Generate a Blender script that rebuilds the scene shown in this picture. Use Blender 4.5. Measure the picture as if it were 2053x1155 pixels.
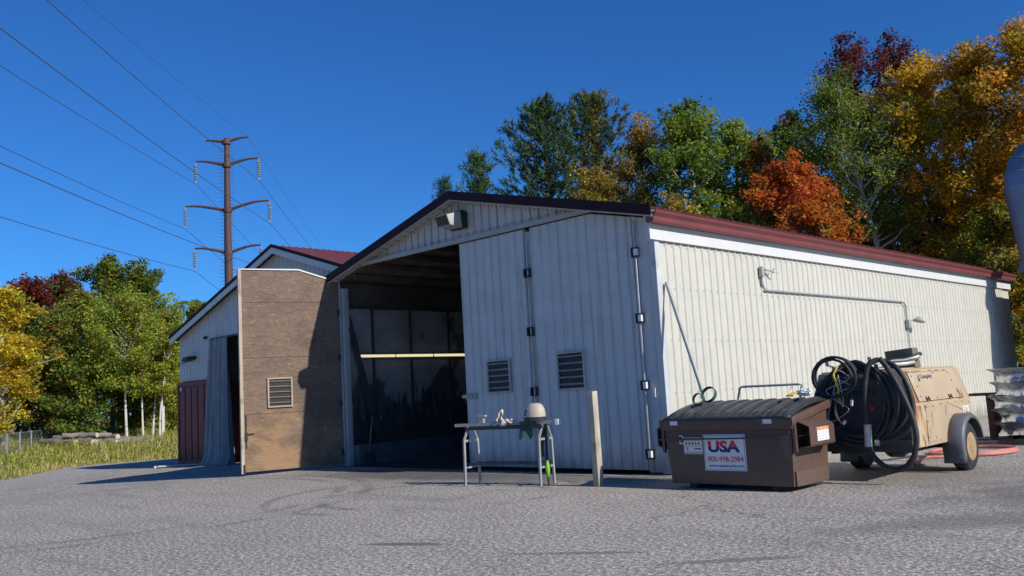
import bpy, bmesh, math, random
import numpy as np
from mathutils import Vector, Matrix

R = math.radians
scene = bpy.context.scene
for o in list(bpy.data.objects):
    bpy.data.objects.remove(o)
COL = scene.collection

# ------------------------------------------------------------------ camera
cd = bpy.data.cameras.new("camera")
cam = bpy.data.objects.new("camera", cd)
COL.objects.link(cam)
cd.sensor_width = 36.0
cd.lens = 31.19
cd.clip_start = 0.1
cd.clip_end = 3000
_r = Vector((0.70892942, 0.70300287, -0.05662198))
_u = Vector((0.12302202, -0.04420727, 0.99141883))
_f = Vector((-0.69446718, 0.70981172, 0.11782467))
M4 = Matrix(((_r.x, _u.x, -_f.x, 8.748), (_r.y, _u.y, -_f.y, -12.484), (_r.z, _u.z, -_f.z, 1.5), (0, 0, 0, 1)))
cam.matrix_world = M4
scene.camera = cam

# ------------------------------------------------------------------ sky, sun, exposure
SUN_AZ, SUN_EL = R(5.5), R(32.0)           # azimuth measured from +X towards +Y
world = bpy.data.worlds.new("World")
scene.world = world
world.use_nodes = True
wt = world.node_tree
wt.nodes.clear()
sky = wt.nodes.new("ShaderNodeTexSky")
sky.sky_type = 'NISHITA'
sky.sun_disc = False
sky.sun_elevation = SUN_EL
sky.sun_rotation = R(90) - SUN_AZ
sky.altitude = 300
sky.air_density = 1.0
sky.dust_density = 0.15
sky.ozone_density = 3.0
bg = wt.nodes.new("ShaderNodeBackground")
bg.inputs['Strength'].default_value = 0.101
wo = wt.nodes.new("ShaderNodeOutputWorld")
tint = wt.nodes.new('ShaderNodeMix')               # the clear, deep autumn blue of the whole sky
tint.data_type = 'RGBA'
tint.blend_type = 'MULTIPLY'
tint.inputs[0].default_value = 1.0
tint.inputs[7].default_value = (.20, .575, 1.07, 1)
wt.links.new(sky.outputs['Color'], tint.inputs[6])
wt.links.new(tint.outputs[2], bg.inputs['Color'])
wt.links.new(bg.outputs[0], wo.inputs[0])

sd = bpy.data.lights.new("sun", 'SUN')
sd.energy = 4.6
sd.angle = R(0.5)
sd.color = (1.0, 0.945, 0.86)
sun = bpy.data.objects.new("sun", sd)
COL.objects.link(sun)
sdir = Vector((math.cos(SUN_EL) * math.cos(SUN_AZ), math.cos(SUN_EL) * math.sin(SUN_AZ), math.sin(SUN_EL)))
sun.rotation_euler = sdir.to_track_quat('Z', 'Y').to_euler()
sun.location = (30, 10, 40)

vs = scene.view_settings
vs.view_transform = 'Standard'
vs.look = 'None'
vs.exposure = 0.14
vs.gamma = 1.0
vs.use_curve_mapping = False
scene.cycles.max_bounces = 8
scene.cycles.transparent_max_bounces = 12

# ------------------------------------------------------------------ helpers
def link(o, parent=None):
    COL.objects.link(o)
    if parent is not None:
        o.parent = parent
        if parent.type == 'EMPTY':
            o.matrix_parent_inverse = Matrix.Translation(parent.location).inverted()
    return o

def tag(o, label, cat=None, group=None, kind=None):
    if label: o['label'] = label
    if cat: o['category'] = cat
    if group: o['group'] = group
    if kind: o['kind'] = kind
    return o

def thing(name, loc, label, cat, group=None):
    o = bpy.data.objects.new(name, None)
    o.empty_display_size = 0.2
    o.location = loc
    COL.objects.link(o)
    return tag(o, label, cat, group)

def V(*a):
    return Vector(a[0]) if len(a) == 1 else Vector(a)

class MB:
    def __init__(s):
        s.v = []; s.f = []
    def add(s, vs_, fs_):
        b = len(s.v)
        s.v.extend([tuple(p) for p in vs_])
        s.f.extend([tuple(b + i for i in q) for q in fs_])
        return s
    def box(s, x0, x1, y0, y1, z0, z1):
        return s.add([(x0, y0, z0), (x1, y0, z0), (x1, y1, z0), (x0, y1, z0), (x0, y0, z1), (x1, y0, z1), (x1, y1, z1), (x0, y1, z1)],
                     [(3, 2, 1, 0), (4, 5, 6, 7), (0, 1, 5, 4), (1, 2, 6, 5), (2, 3, 7, 6), (3, 0, 4, 7)])
    def obox(s, c, a, b, n):
        """box about centre c with half-axis vectors a, b, n"""
        c, a, b, n = V(c), V(a), V(b), V(n)
        P = [c - a - b - n, c + a - b - n, c + a + b - n, c - a + b - n, c - a - b + n, c + a - b + n, c + a + b + n, c - a + b + n]
        return s.add(P, [(3, 2, 1, 0), (4, 5, 6, 7), (0, 1, 5, 4), (1, 2, 6, 5), (2, 3, 7, 6), (3, 0, 4, 7)])
    def bar(s, p, q, w, h=None, up=(0, 0, 1)):
        p, q = V(p), V(q); h = h or w
        d = (q - p); L = d.length; d.normalize()
        u = V(up)
        if abs(d.dot(u)) > .95: u = V(0, 1, 0) if abs(d.y) < .9 else V(1, 0, 0)
        sd_ = d.cross(u).normalized(); u2 = sd_.cross(d).normalized()
        return s.obox((p + q) / 2, sd_ * w / 2, d * L / 2, u2 * h / 2)
    def prism(s, poly, off):
        n = len(poly); off = V(off)
        P = [V(p) for p in poly] + [V(p) + off for p in poly]
        F = [tuple(range(n))[::-1], tuple(range(n, 2 * n))]
        F += [(i, (i + 1) % n, n + (i + 1) % n, n + i) for i in range(n)]
        return s.add(P, F)
    def tube(s, pts, r, n=8, cap=True, closed=False):
        pts = [V(p) for p in pts]; m = len(pts)
        rs = r if isinstance(r, (list, tuple)) else [r] * m
        rings = []; prev = None
        for i in range(m):
            if closed: t = pts[(i + 1) % m] - pts[i - 1]
            else: t = pts[min(i + 1, m - 1)] - pts[max(i - 1, 0)]
            if t.length < 1e-9: t = V(0, 0, 1)
            t.normalize()
            if prev is None:
                a = V(0, 0, 1) if abs(t.z) < .9 else V(1, 0, 0)
                a = (a - t * a.dot(t)).normalized()
            else:
                a = prev - t * prev.dot(t)
                a = a.normalized() if a.length > 1e-6 else V(1, 0, 0)
            prev = a; b = t.cross(a)
            rings.append([pts[i] + (a * math.cos(2 * math.pi * k / n) + b * math.sin(2 * math.pi * k / n)) * rs[i] for k in range(n)])
        P = [p for g in rings for p in g]; F = []
        for i in range(m if closed else m - 1):
            j = (i + 1) % m
            for k in range(n):
                F.append((i * n + k, i * n + (k + 1) % n, j * n + (k + 1) % n, j * n + k))
        if cap and not closed:
            F.append(tuple(range(n))[::-1]); F.append(tuple((m - 1) * n + k for k in range(n)))
        return s.add(P, F)
    def lathe(s, c, axis, prof, n=24, start=None):
        """prof: list of (radius, distance along axis)"""
        c = V(c); ax = V(axis).normalized()
        a = V(0, 0, 1) if abs(ax.z) < .9 else V(1, 0, 0)
        a = (a - ax * a.dot(ax)).normalized(); b = ax.cross(a)
        P = []; F = []; m = len(prof)
        for (rr, h) in prof:
            for k in range(n):
                t = 2 * math.pi * k / n
                P.append(c + ax * h + (a * math.cos(t) + b * math.sin(t)) * rr)
        for i in range(m - 1):
            for k in range(n):
                F.append((i * n + k, i * n + (k + 1) % n, (i + 1) * n + (k + 1) % n, (i + 1) * n + k))
        F.append(tuple(range(n))[::-1]); F.append(tuple((m - 1) * n + k for k in range(n)))
        return s.add(P, F)
    def grid(s, fn, nu, nv):
        P = [fn(i / nu, j / nv) for j in range(nv + 1) for i in range(nu + 1)]
        F = [(j * (nu + 1) + i, j * (nu + 1) + i + 1, (j + 1) * (nu + 1) + i + 1, (j + 1) * (nu + 1) + i) for j in range(nv) for i in range(nu)]
        return s.add(P, F)
    def build(s, name, mat=None, parent=None, smooth=False, bevel=0, loc=None, ang=None):
        me = bpy.data.meshes.new(name)
        me.from_pydata(s.v, [], s.f)
        bm = bmesh.new(); bm.from_mesh(me)
        if smooth: bmesh.ops.remove_doubles(bm, verts=bm.verts, dist=2e-5)
        bmesh.ops.recalc_face_normals(bm, faces=bm.faces)
        if bevel:
            es = [e for e in bm.edges if len(e.link_faces) == 2 and e.calc_face_angle(0) > .6]
            try:
                bmesh.ops.bevel(bm, geom=es, offset=bevel, segments=2, affect='EDGES', profile=.6)
            except Exception:
                pass
        bm.to_mesh(me); bm.free()
        if smooth or bevel:
            me.polygons.foreach_set('use_smooth', [True] * len(me.polygons))
            try: me.set_sharp_from_angle(angle=R(ang or (20 if bevel else 38)))
            except Exception: pass
        if mat: me.materials.append(mat)
        o = bpy.data.objects.new(name, me)
        if loc: o.location = loc
        return link(o, parent)

def np_mesh(name, verts, faces_n, mat, parent=None, colors=None, smooth=False):
    """verts (N,3) laid out as consecutive polygons of faces_n corners"""
    me = bpy.data.meshes.new(name)
    nv = len(verts); nf = nv // faces_n
    me.vertices.add(nv); me.vertices.foreach_set('co', verts.astype(np.float32).ravel())
    me.loops.add(nv); me.loops.foreach_set('vertex_index', np.arange(nv, dtype=np.int32))
    me.polygons.add(nf); me.polygons.foreach_set('loop_start', np.arange(0, nv, faces_n, dtype=np.int32))
    me.update(calc_edges=True)
    if colors is not None:
        at = me.color_attributes.new('col', 'FLOAT_COLOR', 'POINT')
        at.data.foreach_set('color', np.c_[colors, np.ones(nv)].astype(np.float32).ravel())
    me.materials.append(mat)
    o = bpy.data.objects.new(name, me)
    return link(o, parent)

def copy_part(o, parent, loc):
    c = o.copy(); COL.objects.link(c)
    c.parent = parent; c.matrix_parent_inverse = o.matrix_parent_inverse.copy(); c.location = loc
    return c

def smooth_path(P, n=8, closed=False):
    """Catmull-Rom through points"""
    P = [V(p) for p in P]; out = []; m = len(P)
    rng_ = range(m if closed else m - 1)
    for i in rng_:
        if closed: a, b, c, d = P[i - 1], P[i], P[(i + 1) % m], P[(i + 2) % m]
        else: a, b, c, d = P[max(i - 1, 0)], P[i], P[i + 1], P[min(i + 2, m - 1)]
        for k in range(n):
            t = k / n
            out.append(.5 * ((2 * b) + (c - a) * t + (2 * a - 5 * b + 4 * c - d) * t * t + (3 * b - a - 3 * c + d) * t ** 3))
    if not closed: out.append(P[-1])
    return out

# ------------------------------------------------------------------ materials
class NT:
    def __init__(s, mat):
        mat.use_nodes = True; s.t = mat.node_tree; s.t.nodes.clear()
    def n(s, typ, **kw):
        x = s.t.nodes.new(typ)
        for k, v_ in kw.items():
            if k.startswith('i_'): x.inputs[k[2:].replace('_', ' ')].default_value = v_
            else: setattr(x, k, v_)
        return x
    def l(s, a, b): s.t.links.new(a, b)
    def math(s, op, a, b=None, c=None, clamp=False):
        x = s.n('ShaderNodeMath', operation=op); x.use_clamp = clamp
        for i, q in enumerate((a, b, c)):
            if q is None: continue
            if isinstance(q, (int, float)): x.inputs[i].default_value = q
            else: s.l(q, x.inputs[i])
        return x.outputs[0]
    def pos(s):
        return s.n('ShaderNodeNewGeometry').outputs['Position']
    def scaled(s, vec, sc, off=(0, 0, 0)):
        m = s.n('ShaderNodeMapping'); s.l(vec, m.inputs['Vector'])
        m.inputs['Scale'].default_value = sc; m.inputs['Location'].default_value = off
        return m.outputs[0]
    def noise(s, vec, scale=1, detail=4, rough=.6, dist=0):
        x = s.n('ShaderNodeTexNoise'); s.l(vec, x.inputs['Vector'])
        x.inputs['Scale'].default_value = scale; x.inputs['Detail'].default_value = detail
        x.inputs['Roughness'].default_value = rough; x.inputs['Distortion'].default_value = dist
        return x.outputs['Fac']
    def ramp(s, fac, lo, hi):
        x = s.n('ShaderNodeMapRange'); x.interpolation_type = 'SMOOTHSTEP'
        s.l(fac, x.inputs['Value']); x.inputs['From Min'].default_value = lo; x.inputs['From Max'].default_value = hi
        return x.outputs['Result']
    def mix(s, fac, a, b, mode='MIX'):
        x = s.n('ShaderNodeMix', data_type='RGBA', blend_type=mode)
        if isinstance(fac, (int, float)): x.inputs[0].default_value = fac
        else: s.l(fac, x.inputs[0])
        for i, q in ((6, a), (7, b)):
            if isinstance(q, (tuple, list)): x.inputs[i].default_value = (*q[:3], 1)
            else: s.l(q, x.inputs[i])
        return x.outputs[2]
    def out(s, col, rough=.6, metal=0, bump=None, bstr=.3, bdist=.02, spec=.5, coat=0):
        p = s.n('ShaderNodeBsdfPrincipled')
        for k, q in (('Base Color', col), ('Roughness', rough), ('Metallic', metal)):
            if isinstance(q, (int, float)): p.inputs[k].default_value = q
            elif isinstance(q, tuple): p.inputs[k].default_value = (*q[:3], 1)
            else: s.l(q, p.inputs[k])
        p.inputs['Specular IOR Level'].default_value = spec
        if coat: p.inputs['Coat Weight'].default_value = coat
        if bump is not None:
            b = s.n('ShaderNodeBump'); b.inputs['Strength'].default_value = bstr; b.inputs['Distance'].default_value = bdist
            s.l(bump, b.inputs['Height']); s.l(b.outputs[0], p.inputs['Normal'])
        o = s.n('ShaderNodeOutputMaterial'); s.l(p.outputs[0], o.inputs[0])
        return p

def pmat(name, col, rough=.6, metal=0, var=.12, scale=2.5, layers=(), bump=.0, bscale=40, bdist=.01, spec=.5, ribline=0, splash=0):
    """procedural paint: base colour + tonal noise + wear layers (colour, scale3, lo, hi, strength)"""
    m = bpy.data.materials.new(name); t = NT(m); p = t.pos()
    n1 = t.noise(p, scale, 5, .65)
    c = t.mix(t.ramp(n1, .25, .75), tuple(x * (1 - var) for x in col), tuple(min(1, x * (1 + var)) for x in col))
    for k, (lc, sc, lo, hi, st) in enumerate(layers):
        f = t.ramp(t.noise(t.scaled(p, sc, (k * 7.3, k * 3.1, k * 5.7)), 1, 5, .65), lo, hi)
        c = t.mix(t.math('MULTIPLY', f, st), c, lc)
    if ribline:                                   # broken darker lines that follow the ribs
        sx = t.n('ShaderNodeSeparateXYZ'); t.l(p, sx.inputs[0])
        fr = t.math('ABSOLUTE', t.math('SUBTRACT', t.math('FRACT', t.math('MULTIPLY', sx.outputs['X'], 1 / .2285)), .5))
        ln = t.math('SUBTRACT', 1, t.ramp(fr, .05, .16))
        nn = t.ramp(t.noise(t.scaled(p, (3, 3, .45), (1, 2, 3)), 1, 4), .30, .62)
        c = t.mix(t.math('MULTIPLY', t.math('MULTIPLY', ln, nn), ribline), c, (.075, .07, .065))
    if splash:                                    # rain-splashed mud near the ground
        sz = t.n('ShaderNodeSeparateXYZ'); t.l(p, sz.inputs[0])
        ht = t.math('MULTIPLY_ADD', t.noise(t.scaled(p, (5, 5, 2)), 1, 4), .8, sz.outputs['Z'])
        c = t.mix(t.math('MULTIPLY', t.math('SUBTRACT', 1, t.ramp(ht, .40, .95)), splash), c, (.16, .125, .09))
    rn = t.noise(p, scale * 6, 3)
    rg = t.math('MULTIPLY_ADD', rn, .25, rough - .12, clamp=True)
    b = t.noise(p, bscale, 4) if bump else None
    t.out(c, rg, metal, b, bump, bdist, spec)
    return m

M = {}
GR = (.10, .10, .095)
M['wall'] = pmat('cream_wall_paint', (.545, .53, .455), .5, layers=[((.45, .43, .36), (1.2, 1.2, .35), .52, .85, .4), ((.38, .35, .28), (6, 6, .25), .58, .85, .35), ((.30, .22, .14), (11, 11, .5), .68, .80, .4)], var=.05, splash=.6, bump=.12, bscale=1.7, bdist=.05)
M['door'] = pmat('white_door_paint', (.53, .55, .55), .5, layers=[(GR, (7, 7, .22), .54, .80, .65), ((.30, .28, .24), (1.3, 1.3, .6), .56, .8, .45), ((.16, .10, .06), (2.2, 2.2, 1.4), .66, .8, .6)], var=.08, ribline=.26, splash=.6, bump=.12, bscale=1.9, bdist=.05)
M['gable'] = pmat('gable_paint', (.50, .50, .48), .55, layers=[((.28, .26, .22), (4, 4, .4), .55, .85, .45)], var=.07, ribline=.65)
M['shed'] = pmat('shed_paint', (.56, .57, .55), .55, layers=[((.34, .33, .29), (3, 3, .4), .55, .85, .4)], var=.07, ribline=.18)
M['pale_board'] = pmat('pale_board', (.50, .50, .48), .8, var=.1)
M['fascia'] = pmat('white_trim_paint', (.63, .635, .61), .45, layers=[((.5, .5, .46), (.7, .7, 3), .6, .85, .3)], var=.04)
M['trim_grey'] = pmat('weathered_trim', (.40, .40, .37), .6, layers=[((.15, .12, .09), (5, 5, 5), .6, .75, .6)], var=.12)
M['maroon'] = pmat('maroon_metal', (.185, .052, .052), .45, layers=[((.23, .09, .085), (.6, .6, 4), .55, .8, .4)], var=.1)
M['maroon_shaded'] = pmat('shaded_maroon_trim', (.028, .012, .019), .6, var=.15, spec=.15)  # the maroon again, with the shade on the trim put into its colour
M['roof'] = pmat('maroon_roof', (.13, .035, .032), .5, layers=[((.18, .08, .06), (.3, 1.5, 3), .55, .8, .4)], var=.12)
M['ply'] = None
M['dark'] = pmat('black_steel', (.02, .02, .022), .55, var=.2)
M['rubber'] = pmat('black_rubber', (.022, .022, .024), .6, var=.25, layers=[((.11, .10, .09), (4, 4, 4), .50, .72, .5)])
M['galv'] = pmat('galvanised_steel', (.45, .46, .46), .42, .7, var=.15, scale=8, layers=[((.18, .10, .06), (9, 9, 9), .66, .78, .6)])
M['steel_paint'] = pmat('grey_painted_steel', (.36, .36, .35), .5, .25, var=.15, layers=[((.10, .06, .04), (12, 12, 12), .62, .75, .6)])
M['conduit'] = pmat('grey_conduit', (.36, .38, .36), .5, .2, var=.1)
M['wood_post'] = pmat('weathered_post', (.44, .39, .30), .85, var=.15, layers=[((.20, .16, .11), (16, 16, .7), .50, .72, .65), ((.10, .085, .07), (3, 3, 3), .56, .75, .55)], splash=.4, bump=.4, bscale=30)
M['brown'] = pmat('brown_dumpster_paint', (.098, .056, .042), .5, var=.1, layers=[((.10, .04, .02), (5, 5, 5), .62, .75, .55), ((.22, .15, .11), (14, 14, 2), .62, .75, .45), ((.05, .035, .028), (6, 6, .5), .55, .8, .5)], bump=.6, bscale=3.2, bdist=.05, splash=.3)
M['lid'] = pmat('black_plastic_lid', (.028, .029, .033), .42, var=.2, layers=[((.12, .12, .12), (3, 3, 3), .55, .8, .35)])
M['tan'] = pmat('tan_machine_paint', (.46, .355, .225), .5, var=.08, layers=[((.34, .26, .17), (1.5, 1.5, .7), .45, .8, .6), ((.20, .12, .07), (20, 20, 20), .66, .74, .6), ((.22, .16, .10), (7, 7, .8), .60, .78, .5)], splash=.35)
M['red_cont'] = pmat('red_container_paint', (.22, .046, .034), .55, var=.12, layers=[((.10, .05, .04), (3, 3, .6), .55, .75, .5), ((.25, .10, .09), (9, 9, 2), .62, .75, .4)])
M['fabric'] = pmat('grey_tarp', (.37, .36, .345), .8, var=.12, layers=[((.20, .21, .22), (2, 2, .6), .5, .75, .5)], bump=.3, bscale=60)
M['interior'] = None
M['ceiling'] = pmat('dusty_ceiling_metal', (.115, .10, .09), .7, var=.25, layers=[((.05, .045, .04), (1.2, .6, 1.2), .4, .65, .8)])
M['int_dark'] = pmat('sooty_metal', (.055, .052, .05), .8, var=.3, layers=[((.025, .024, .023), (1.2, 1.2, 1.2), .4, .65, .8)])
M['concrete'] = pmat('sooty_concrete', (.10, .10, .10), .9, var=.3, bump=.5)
M['grit'] = pmat('dark_grit', (.022, .021, .020), .95, var=.3, bump=.8, bscale=80)
M['white'] = pmat('white_plastic', (.75, .75, .74), .4, var=.04)
M['cream'] = pmat('cream_helmet', (.47, .41, .325), .55, var=.15, layers=[((.3, .27, .22), (9, 9, 9), .55, .75, .6)])
M['green'] = pmat('dark_green_strap', (.02, .09, .05), .6, var=.2)
M['lime'] = pmat('lime_plastic', (.20, .50, .035), .4, var=.1)
M['yellow'] = pmat('yellow_plastic', (.75, .52, .03), .4, var=.1)
M['pink'] = pmat('faded_red_hose', (.58, .20, .17), .6, var=.12)
M['weather_steel'] = pmat('weathering_steel', (.085, .042, .038), .7, var=.2, scale=1)
M['insul'] = pmat('grey_insulator', (.30, .31, .33), .3, var=.1)
M['wire'] = pmat('wire_alloy', (.10, .11, .12), .5, .3)
M['log'] = pmat('log_bark', (.22, .19, .16), .9, var=.3, scale=6, layers=[((.12, .09, .07), (8, 8, 8), .5, .7, .6)], bump=.6, bscale=25)
M['log_end'] = pmat('cut_wood', (.50, .43, .34), .9, var=.2, scale=9)
M['duct'] = pmat('duct_metal', (.23, .27, .33), .45, .45, var=.12, scale=1.2)
M['fender'] = pmat('grey_fender', (.11, .118, .135), .5, var=.15)
M['rim'] = pmat('tan_rim', (.42, .28, .13), .5, var=.2, layers=[((.12, .07, .04), (12, 12, 12), .55, .7, .6)])
M['panel_dark'] = pmat('charcoal_panel', (.045, .046, .052), .55, var=.2, layers=[((.10, .09, .08), (4, 4, 4), .6, .8, .4)])
M['red_lens'] = pmat('red_lens', (.35, .02, .02), .25, var=.1)
M['pallet'] = pmat('old_timber', (.20, .15, .10), .9, var=.25)
M['foil'] = pmat('silver_wrap', (.58, .59, .60), .22, .85, var=.1, scale=1.5, bump=.5, bscale=5, bdist=.04)
M['leather'] = pmat('pale_leather', (.66, .55, .49), .8, var=.15)
M['glass_dark'] = pmat('dark_glass', (.02, .022, .025), .12, var=.1)
M['sticker'] = pmat('white_sticker', (.72, .71, .70), .45, var=.05)
M['sticker_tan'] = pmat('tan_sticker', (.50, .38, .30), .5, var=.1)
M['ink_red'] = pmat('red_ink', (.60, .02, .035), .45, var=.05)
M['ink_blue'] = pmat('blue_ink', (.015, .05, .22), .45, var=.05)
M['ink_navy'] = pmat('navy_ink', (.012, .022, .09), .45, var=.05)
M['ink_black'] = pmat('black_ink', (.012, .012, .013), .5, var=.05)
M['ink_orange'] = pmat('orange_ink', (.75, .25, .03), .5, var=.05)
M['blue_tape'] = pmat('blue_tape', (.03, .20, .55), .5, var=.05)

def mk_ply():
    m = bpy.data.materials.new('weathered_plywood'); t = NT(m); p = t.pos()
    q = t.scaled(p, (1.0, 1.0, 3.0))
    g = t.noise(q, 3.4, 6, .7, 2.2)
    c = t.mix(t.ramp(g, .30, .72), (.145, .098, .070), (.245, .170, .120))
    z = t.n('ShaderNodeSeparateXYZ'); t.l(p, z.inputs[0])
    warm = t.math('MULTIPLY', t.ramp(t.noise(p, .9, 4), .42, .62), t.math('SUBTRACT', 1, t.ramp(z.outputs['Z'], .9, 2.1)))
    c = t.mix(t.math('MULTIPLY', warm, .6), c, (.38, .225, .105))
    soot = t.ramp(t.noise(t.scaled(p, (1, 1, 2), (3, 9, 4)), 1.3, 6, .7), .44, .66)
    c = t.mix(t.math('MULTIPLY', soot, .6), c, (.095, .070, .055))
    ch = t.ramp(t.noise(t.scaled(p, (1, 1, 2.2), (5, 1, 8)), 6.5, 3), .66, .70)
    c = t.mix(t.math('MULTIPLY', ch, .7), c, (.42, .30, .17))
    t.out(c, .85, 0, g, .7, .03)
    return m
M['ply'] = mk_ply()

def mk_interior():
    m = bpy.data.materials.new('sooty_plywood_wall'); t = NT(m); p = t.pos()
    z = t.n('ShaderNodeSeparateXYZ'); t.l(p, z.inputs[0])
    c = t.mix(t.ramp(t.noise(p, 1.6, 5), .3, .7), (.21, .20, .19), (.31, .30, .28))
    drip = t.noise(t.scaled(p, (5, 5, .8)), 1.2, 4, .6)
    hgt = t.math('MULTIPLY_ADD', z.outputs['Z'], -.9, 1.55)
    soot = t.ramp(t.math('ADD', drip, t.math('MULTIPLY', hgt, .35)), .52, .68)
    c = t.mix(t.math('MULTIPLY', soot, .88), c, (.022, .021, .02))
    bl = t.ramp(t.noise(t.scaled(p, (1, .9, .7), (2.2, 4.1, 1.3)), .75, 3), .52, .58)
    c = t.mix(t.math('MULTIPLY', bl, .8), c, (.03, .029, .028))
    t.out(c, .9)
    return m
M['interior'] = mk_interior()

# ------------------------------------------------------------------ setting: terrain and yard
def gz(x, y=0.0):
    return -.022 * min(20.0, max(0.0, -x - 10.0)) - .055 * min(6.0, max(0.0, -y)) * min(1.0, max(0.0, (-x - 9.0) / 8.0)) + .05 * min(18.0, max(0.0, -x - 31.0))

def mk_ground():
    m = bpy.data.materials.new('dry_grass_earth'); t = NT(m); p = t.pos()
    n1 = t.noise(p, .35, 6, .65); n2 = t.noise(p, 9, 4)
    c = t.mix(t.ramp(n1, .38, .62), (.15, .135, .055), (.34, .265, .15))
    c = t.mix(t.math('MULTIPLY', t.ramp(n2, .45, .7), .5), c, (.34, .27, .16))
    t.out(c, .95, 0, n2, .6, .05)
    return m
def mk_asphalt():
    m = bpy.data.materials.new('worn_asphalt'); t = NT(m); p = t.pos()
    n0 = t.noise(p, .16, 4); n1 = t.noise(p, .8, 5, .65); n2 = t.noise(p, 7, 4); n3 = t.noise(p, 48, 2, .7); n4 = t.noise(p, 110, 2, .7); n5 = t.noise(p, 21, 2, .7)
    c = t.mix(t.ramp(n0, .3, .7), (.300, .262, .218), (.365, .322, .268))
    c = t.mix(t.math('MULTIPLY', t.ramp(n1, .38, .7), .55), c, (.215, .19, .160))
    c = t.mix(t.math('MULTIPLY', t.ramp(n2, .35, .7), .25), c, (.33, .31, .28))
    sp = t.math('ADD', t.math('ADD', t.math('MULTIPLY', n3, .40), t.math('MULTIPLY', n4, .20)), t.math('MULTIPLY', n5, .40))
    c = t.mix(t.math('MULTIPLY', t.ramp(sp, .525, .57), .85), c, (.78, .75, .70))
    c = t.mix(t.math('MULTIPLY', t.math('SUBTRACT', 1, t.ramp(sp, .435, .485)), .85), c, (.060, .060, .063))
    # long scuffs along the drive lane
    st = t.ramp(t.noise(t.scaled(p, (.16, 1.5, 1)), 1.0, 5, .6, .8), .52, .68)
    c = t.mix(t.math('MULTIPLY', st, .30), c, (.125, .122, .12))
    # stains, tyre arcs and the soot fan in front of the open doorway
    sx = t.n('ShaderNodeSeparateXYZ'); t.l(p, sx.inputs[0])
    X, Y = sx.outputs['X'], sx.outputs['Y']
    wob = t.math('MULTIPLY_ADD', t.noise(p, 2.2, 4), 1.2, -.6)
    def ell(cx, cy, rx, ry, ang, soft=.5):
        ca, sa = math.cos(ang), math.sin(ang)
        dx = t.math('SUBTRACT', X, cx); dy = t.math('SUBTRACT', Y, cy)
        a = t.math('ADD', t.math('MULTIPLY', dx, ca / rx), t.math('MULTIPLY', dy, sa / rx))
        b = t.math('ADD', t.math('MULTIPLY', dx, -sa / ry), t.math('MULTIPLY', dy, ca / ry))
        d = t.math('ADD', t.math('SQRT', t.math('ADD', t.math('MULTIPLY', a, a), t.math('MULTIPLY', b, b))), wob)
        return t.math('SUBTRACT', 1, t.ramp(d, 1 - soft, 1 + soft * .3))
    for (cx, cy, rx, ry, an, col, st_, so) in (
        (-5.6, -1.0, 3.6, 1.35, .05, (.085, .083, .082), .78, .7),
        (-2.6, -1.0, 3.4, 1.0, .05, (.095, .093, .09), .66, .7),
        (1.15, -6.58, .52, .10, .45, (.10, .10, .103), .8, .3),
        (3.2, -6.1, .75, .06, .55, (.11, .11, .113), .7, .3),
        (4.6, -5.75, .7, .10, .75, (.115, .115, .118), .65, .4),
        (6.3, -.4, 2.3, 1.6, .7, (.11, .107, .104), .7, .7),
        (5.6, -3.0, 1.9, .45, .85, (.13, .128, .125), .55, .6),
        (3.6, .8, 2.2, 1.8, 0, (.16, .135, .112), .45, .7),
        (-.2, -2.0, 1.6, .5, .1, (.36, .29, .22), .45, .6)):
        c = t.mix(t.math('MULTIPLY', ell(cx, cy, rx, ry, an, so), st_), c, col)
    def arc(cx, cy, r, w, st_):
        global_c = None
        dx = t.math('SUBTRACT', X, cx); dy = t.math('SUBTRACT', Y, cy)
        d = t.math('SQRT', t.math('ADD', t.math('MULTIPLY', dx, dx), t.math('MULTIPLY', dy, dy)))
        e = t.math('ABSOLUTE', t.math('SUBTRACT', d, r))
        k = t.math('SUBTRACT', 1, t.ramp(e, w * .35, w))
        return t.math('MULTIPLY', t.math('MULTIPLY', k, t.ramp(t.noise(p, .55, 3), .40, .55)), st_)
    for a in ((-2.2, -3.3, 1.75, .13, .5), (-2.6, -3.2, 2.45, .13, .45), (-7.5, -7.0, 4.6, .15, .4), (-7.5, -7.0, 5.1, .15, .4)):
        c = t.mix(arc(*a), c, (.09, .088, .088))
    # hairline cracks
    vo = t.n('ShaderNodeTexVoronoi', feature='DISTANCE_TO_EDGE')
    wp = t.n('ShaderNodeVectorMath', operation='ADD'); t.l(p, wp.inputs[0])
    nz = t.n('ShaderNodeTexNoise'); nz.inputs['Scale'].default_value = 1.6; t.l(p, nz.inputs['Vector'])
    t.l(nz.outputs['Color'], wp.inputs[1]); t.l(wp.outputs[0], vo.inputs['Vector']); vo.inputs['Scale'].default_value = .22
    ck = t.math('MULTIPLY', t.math('SUBTRACT', 1, t.ramp(vo.outputs['Distance'], .002, .005)), t.ramp(n0, .49, .56))
    c = t.mix(t.math('MULTIPLY', ck, .5), c, (.05, .048, .045))
    # dusty verge towards the grass
    dv = t.math('MULTIPLY', t.math('SUBTRACT', 1, t.ramp(t.math('ADD', X, t.math('MULTIPLY', wob, 2.5)), -27.0, -17.0)), .5)
    c = t.mix(dv, c, (.36, .345, .32))
    h = t.math('ADD', t.math('MULTIPLY', n3, .6), n4)
    t.out(c, .88, 0, h, .55, .006, spec=.3)
    return m
GROUND = mk_ground(); ASPH = mk_asphalt()

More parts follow.
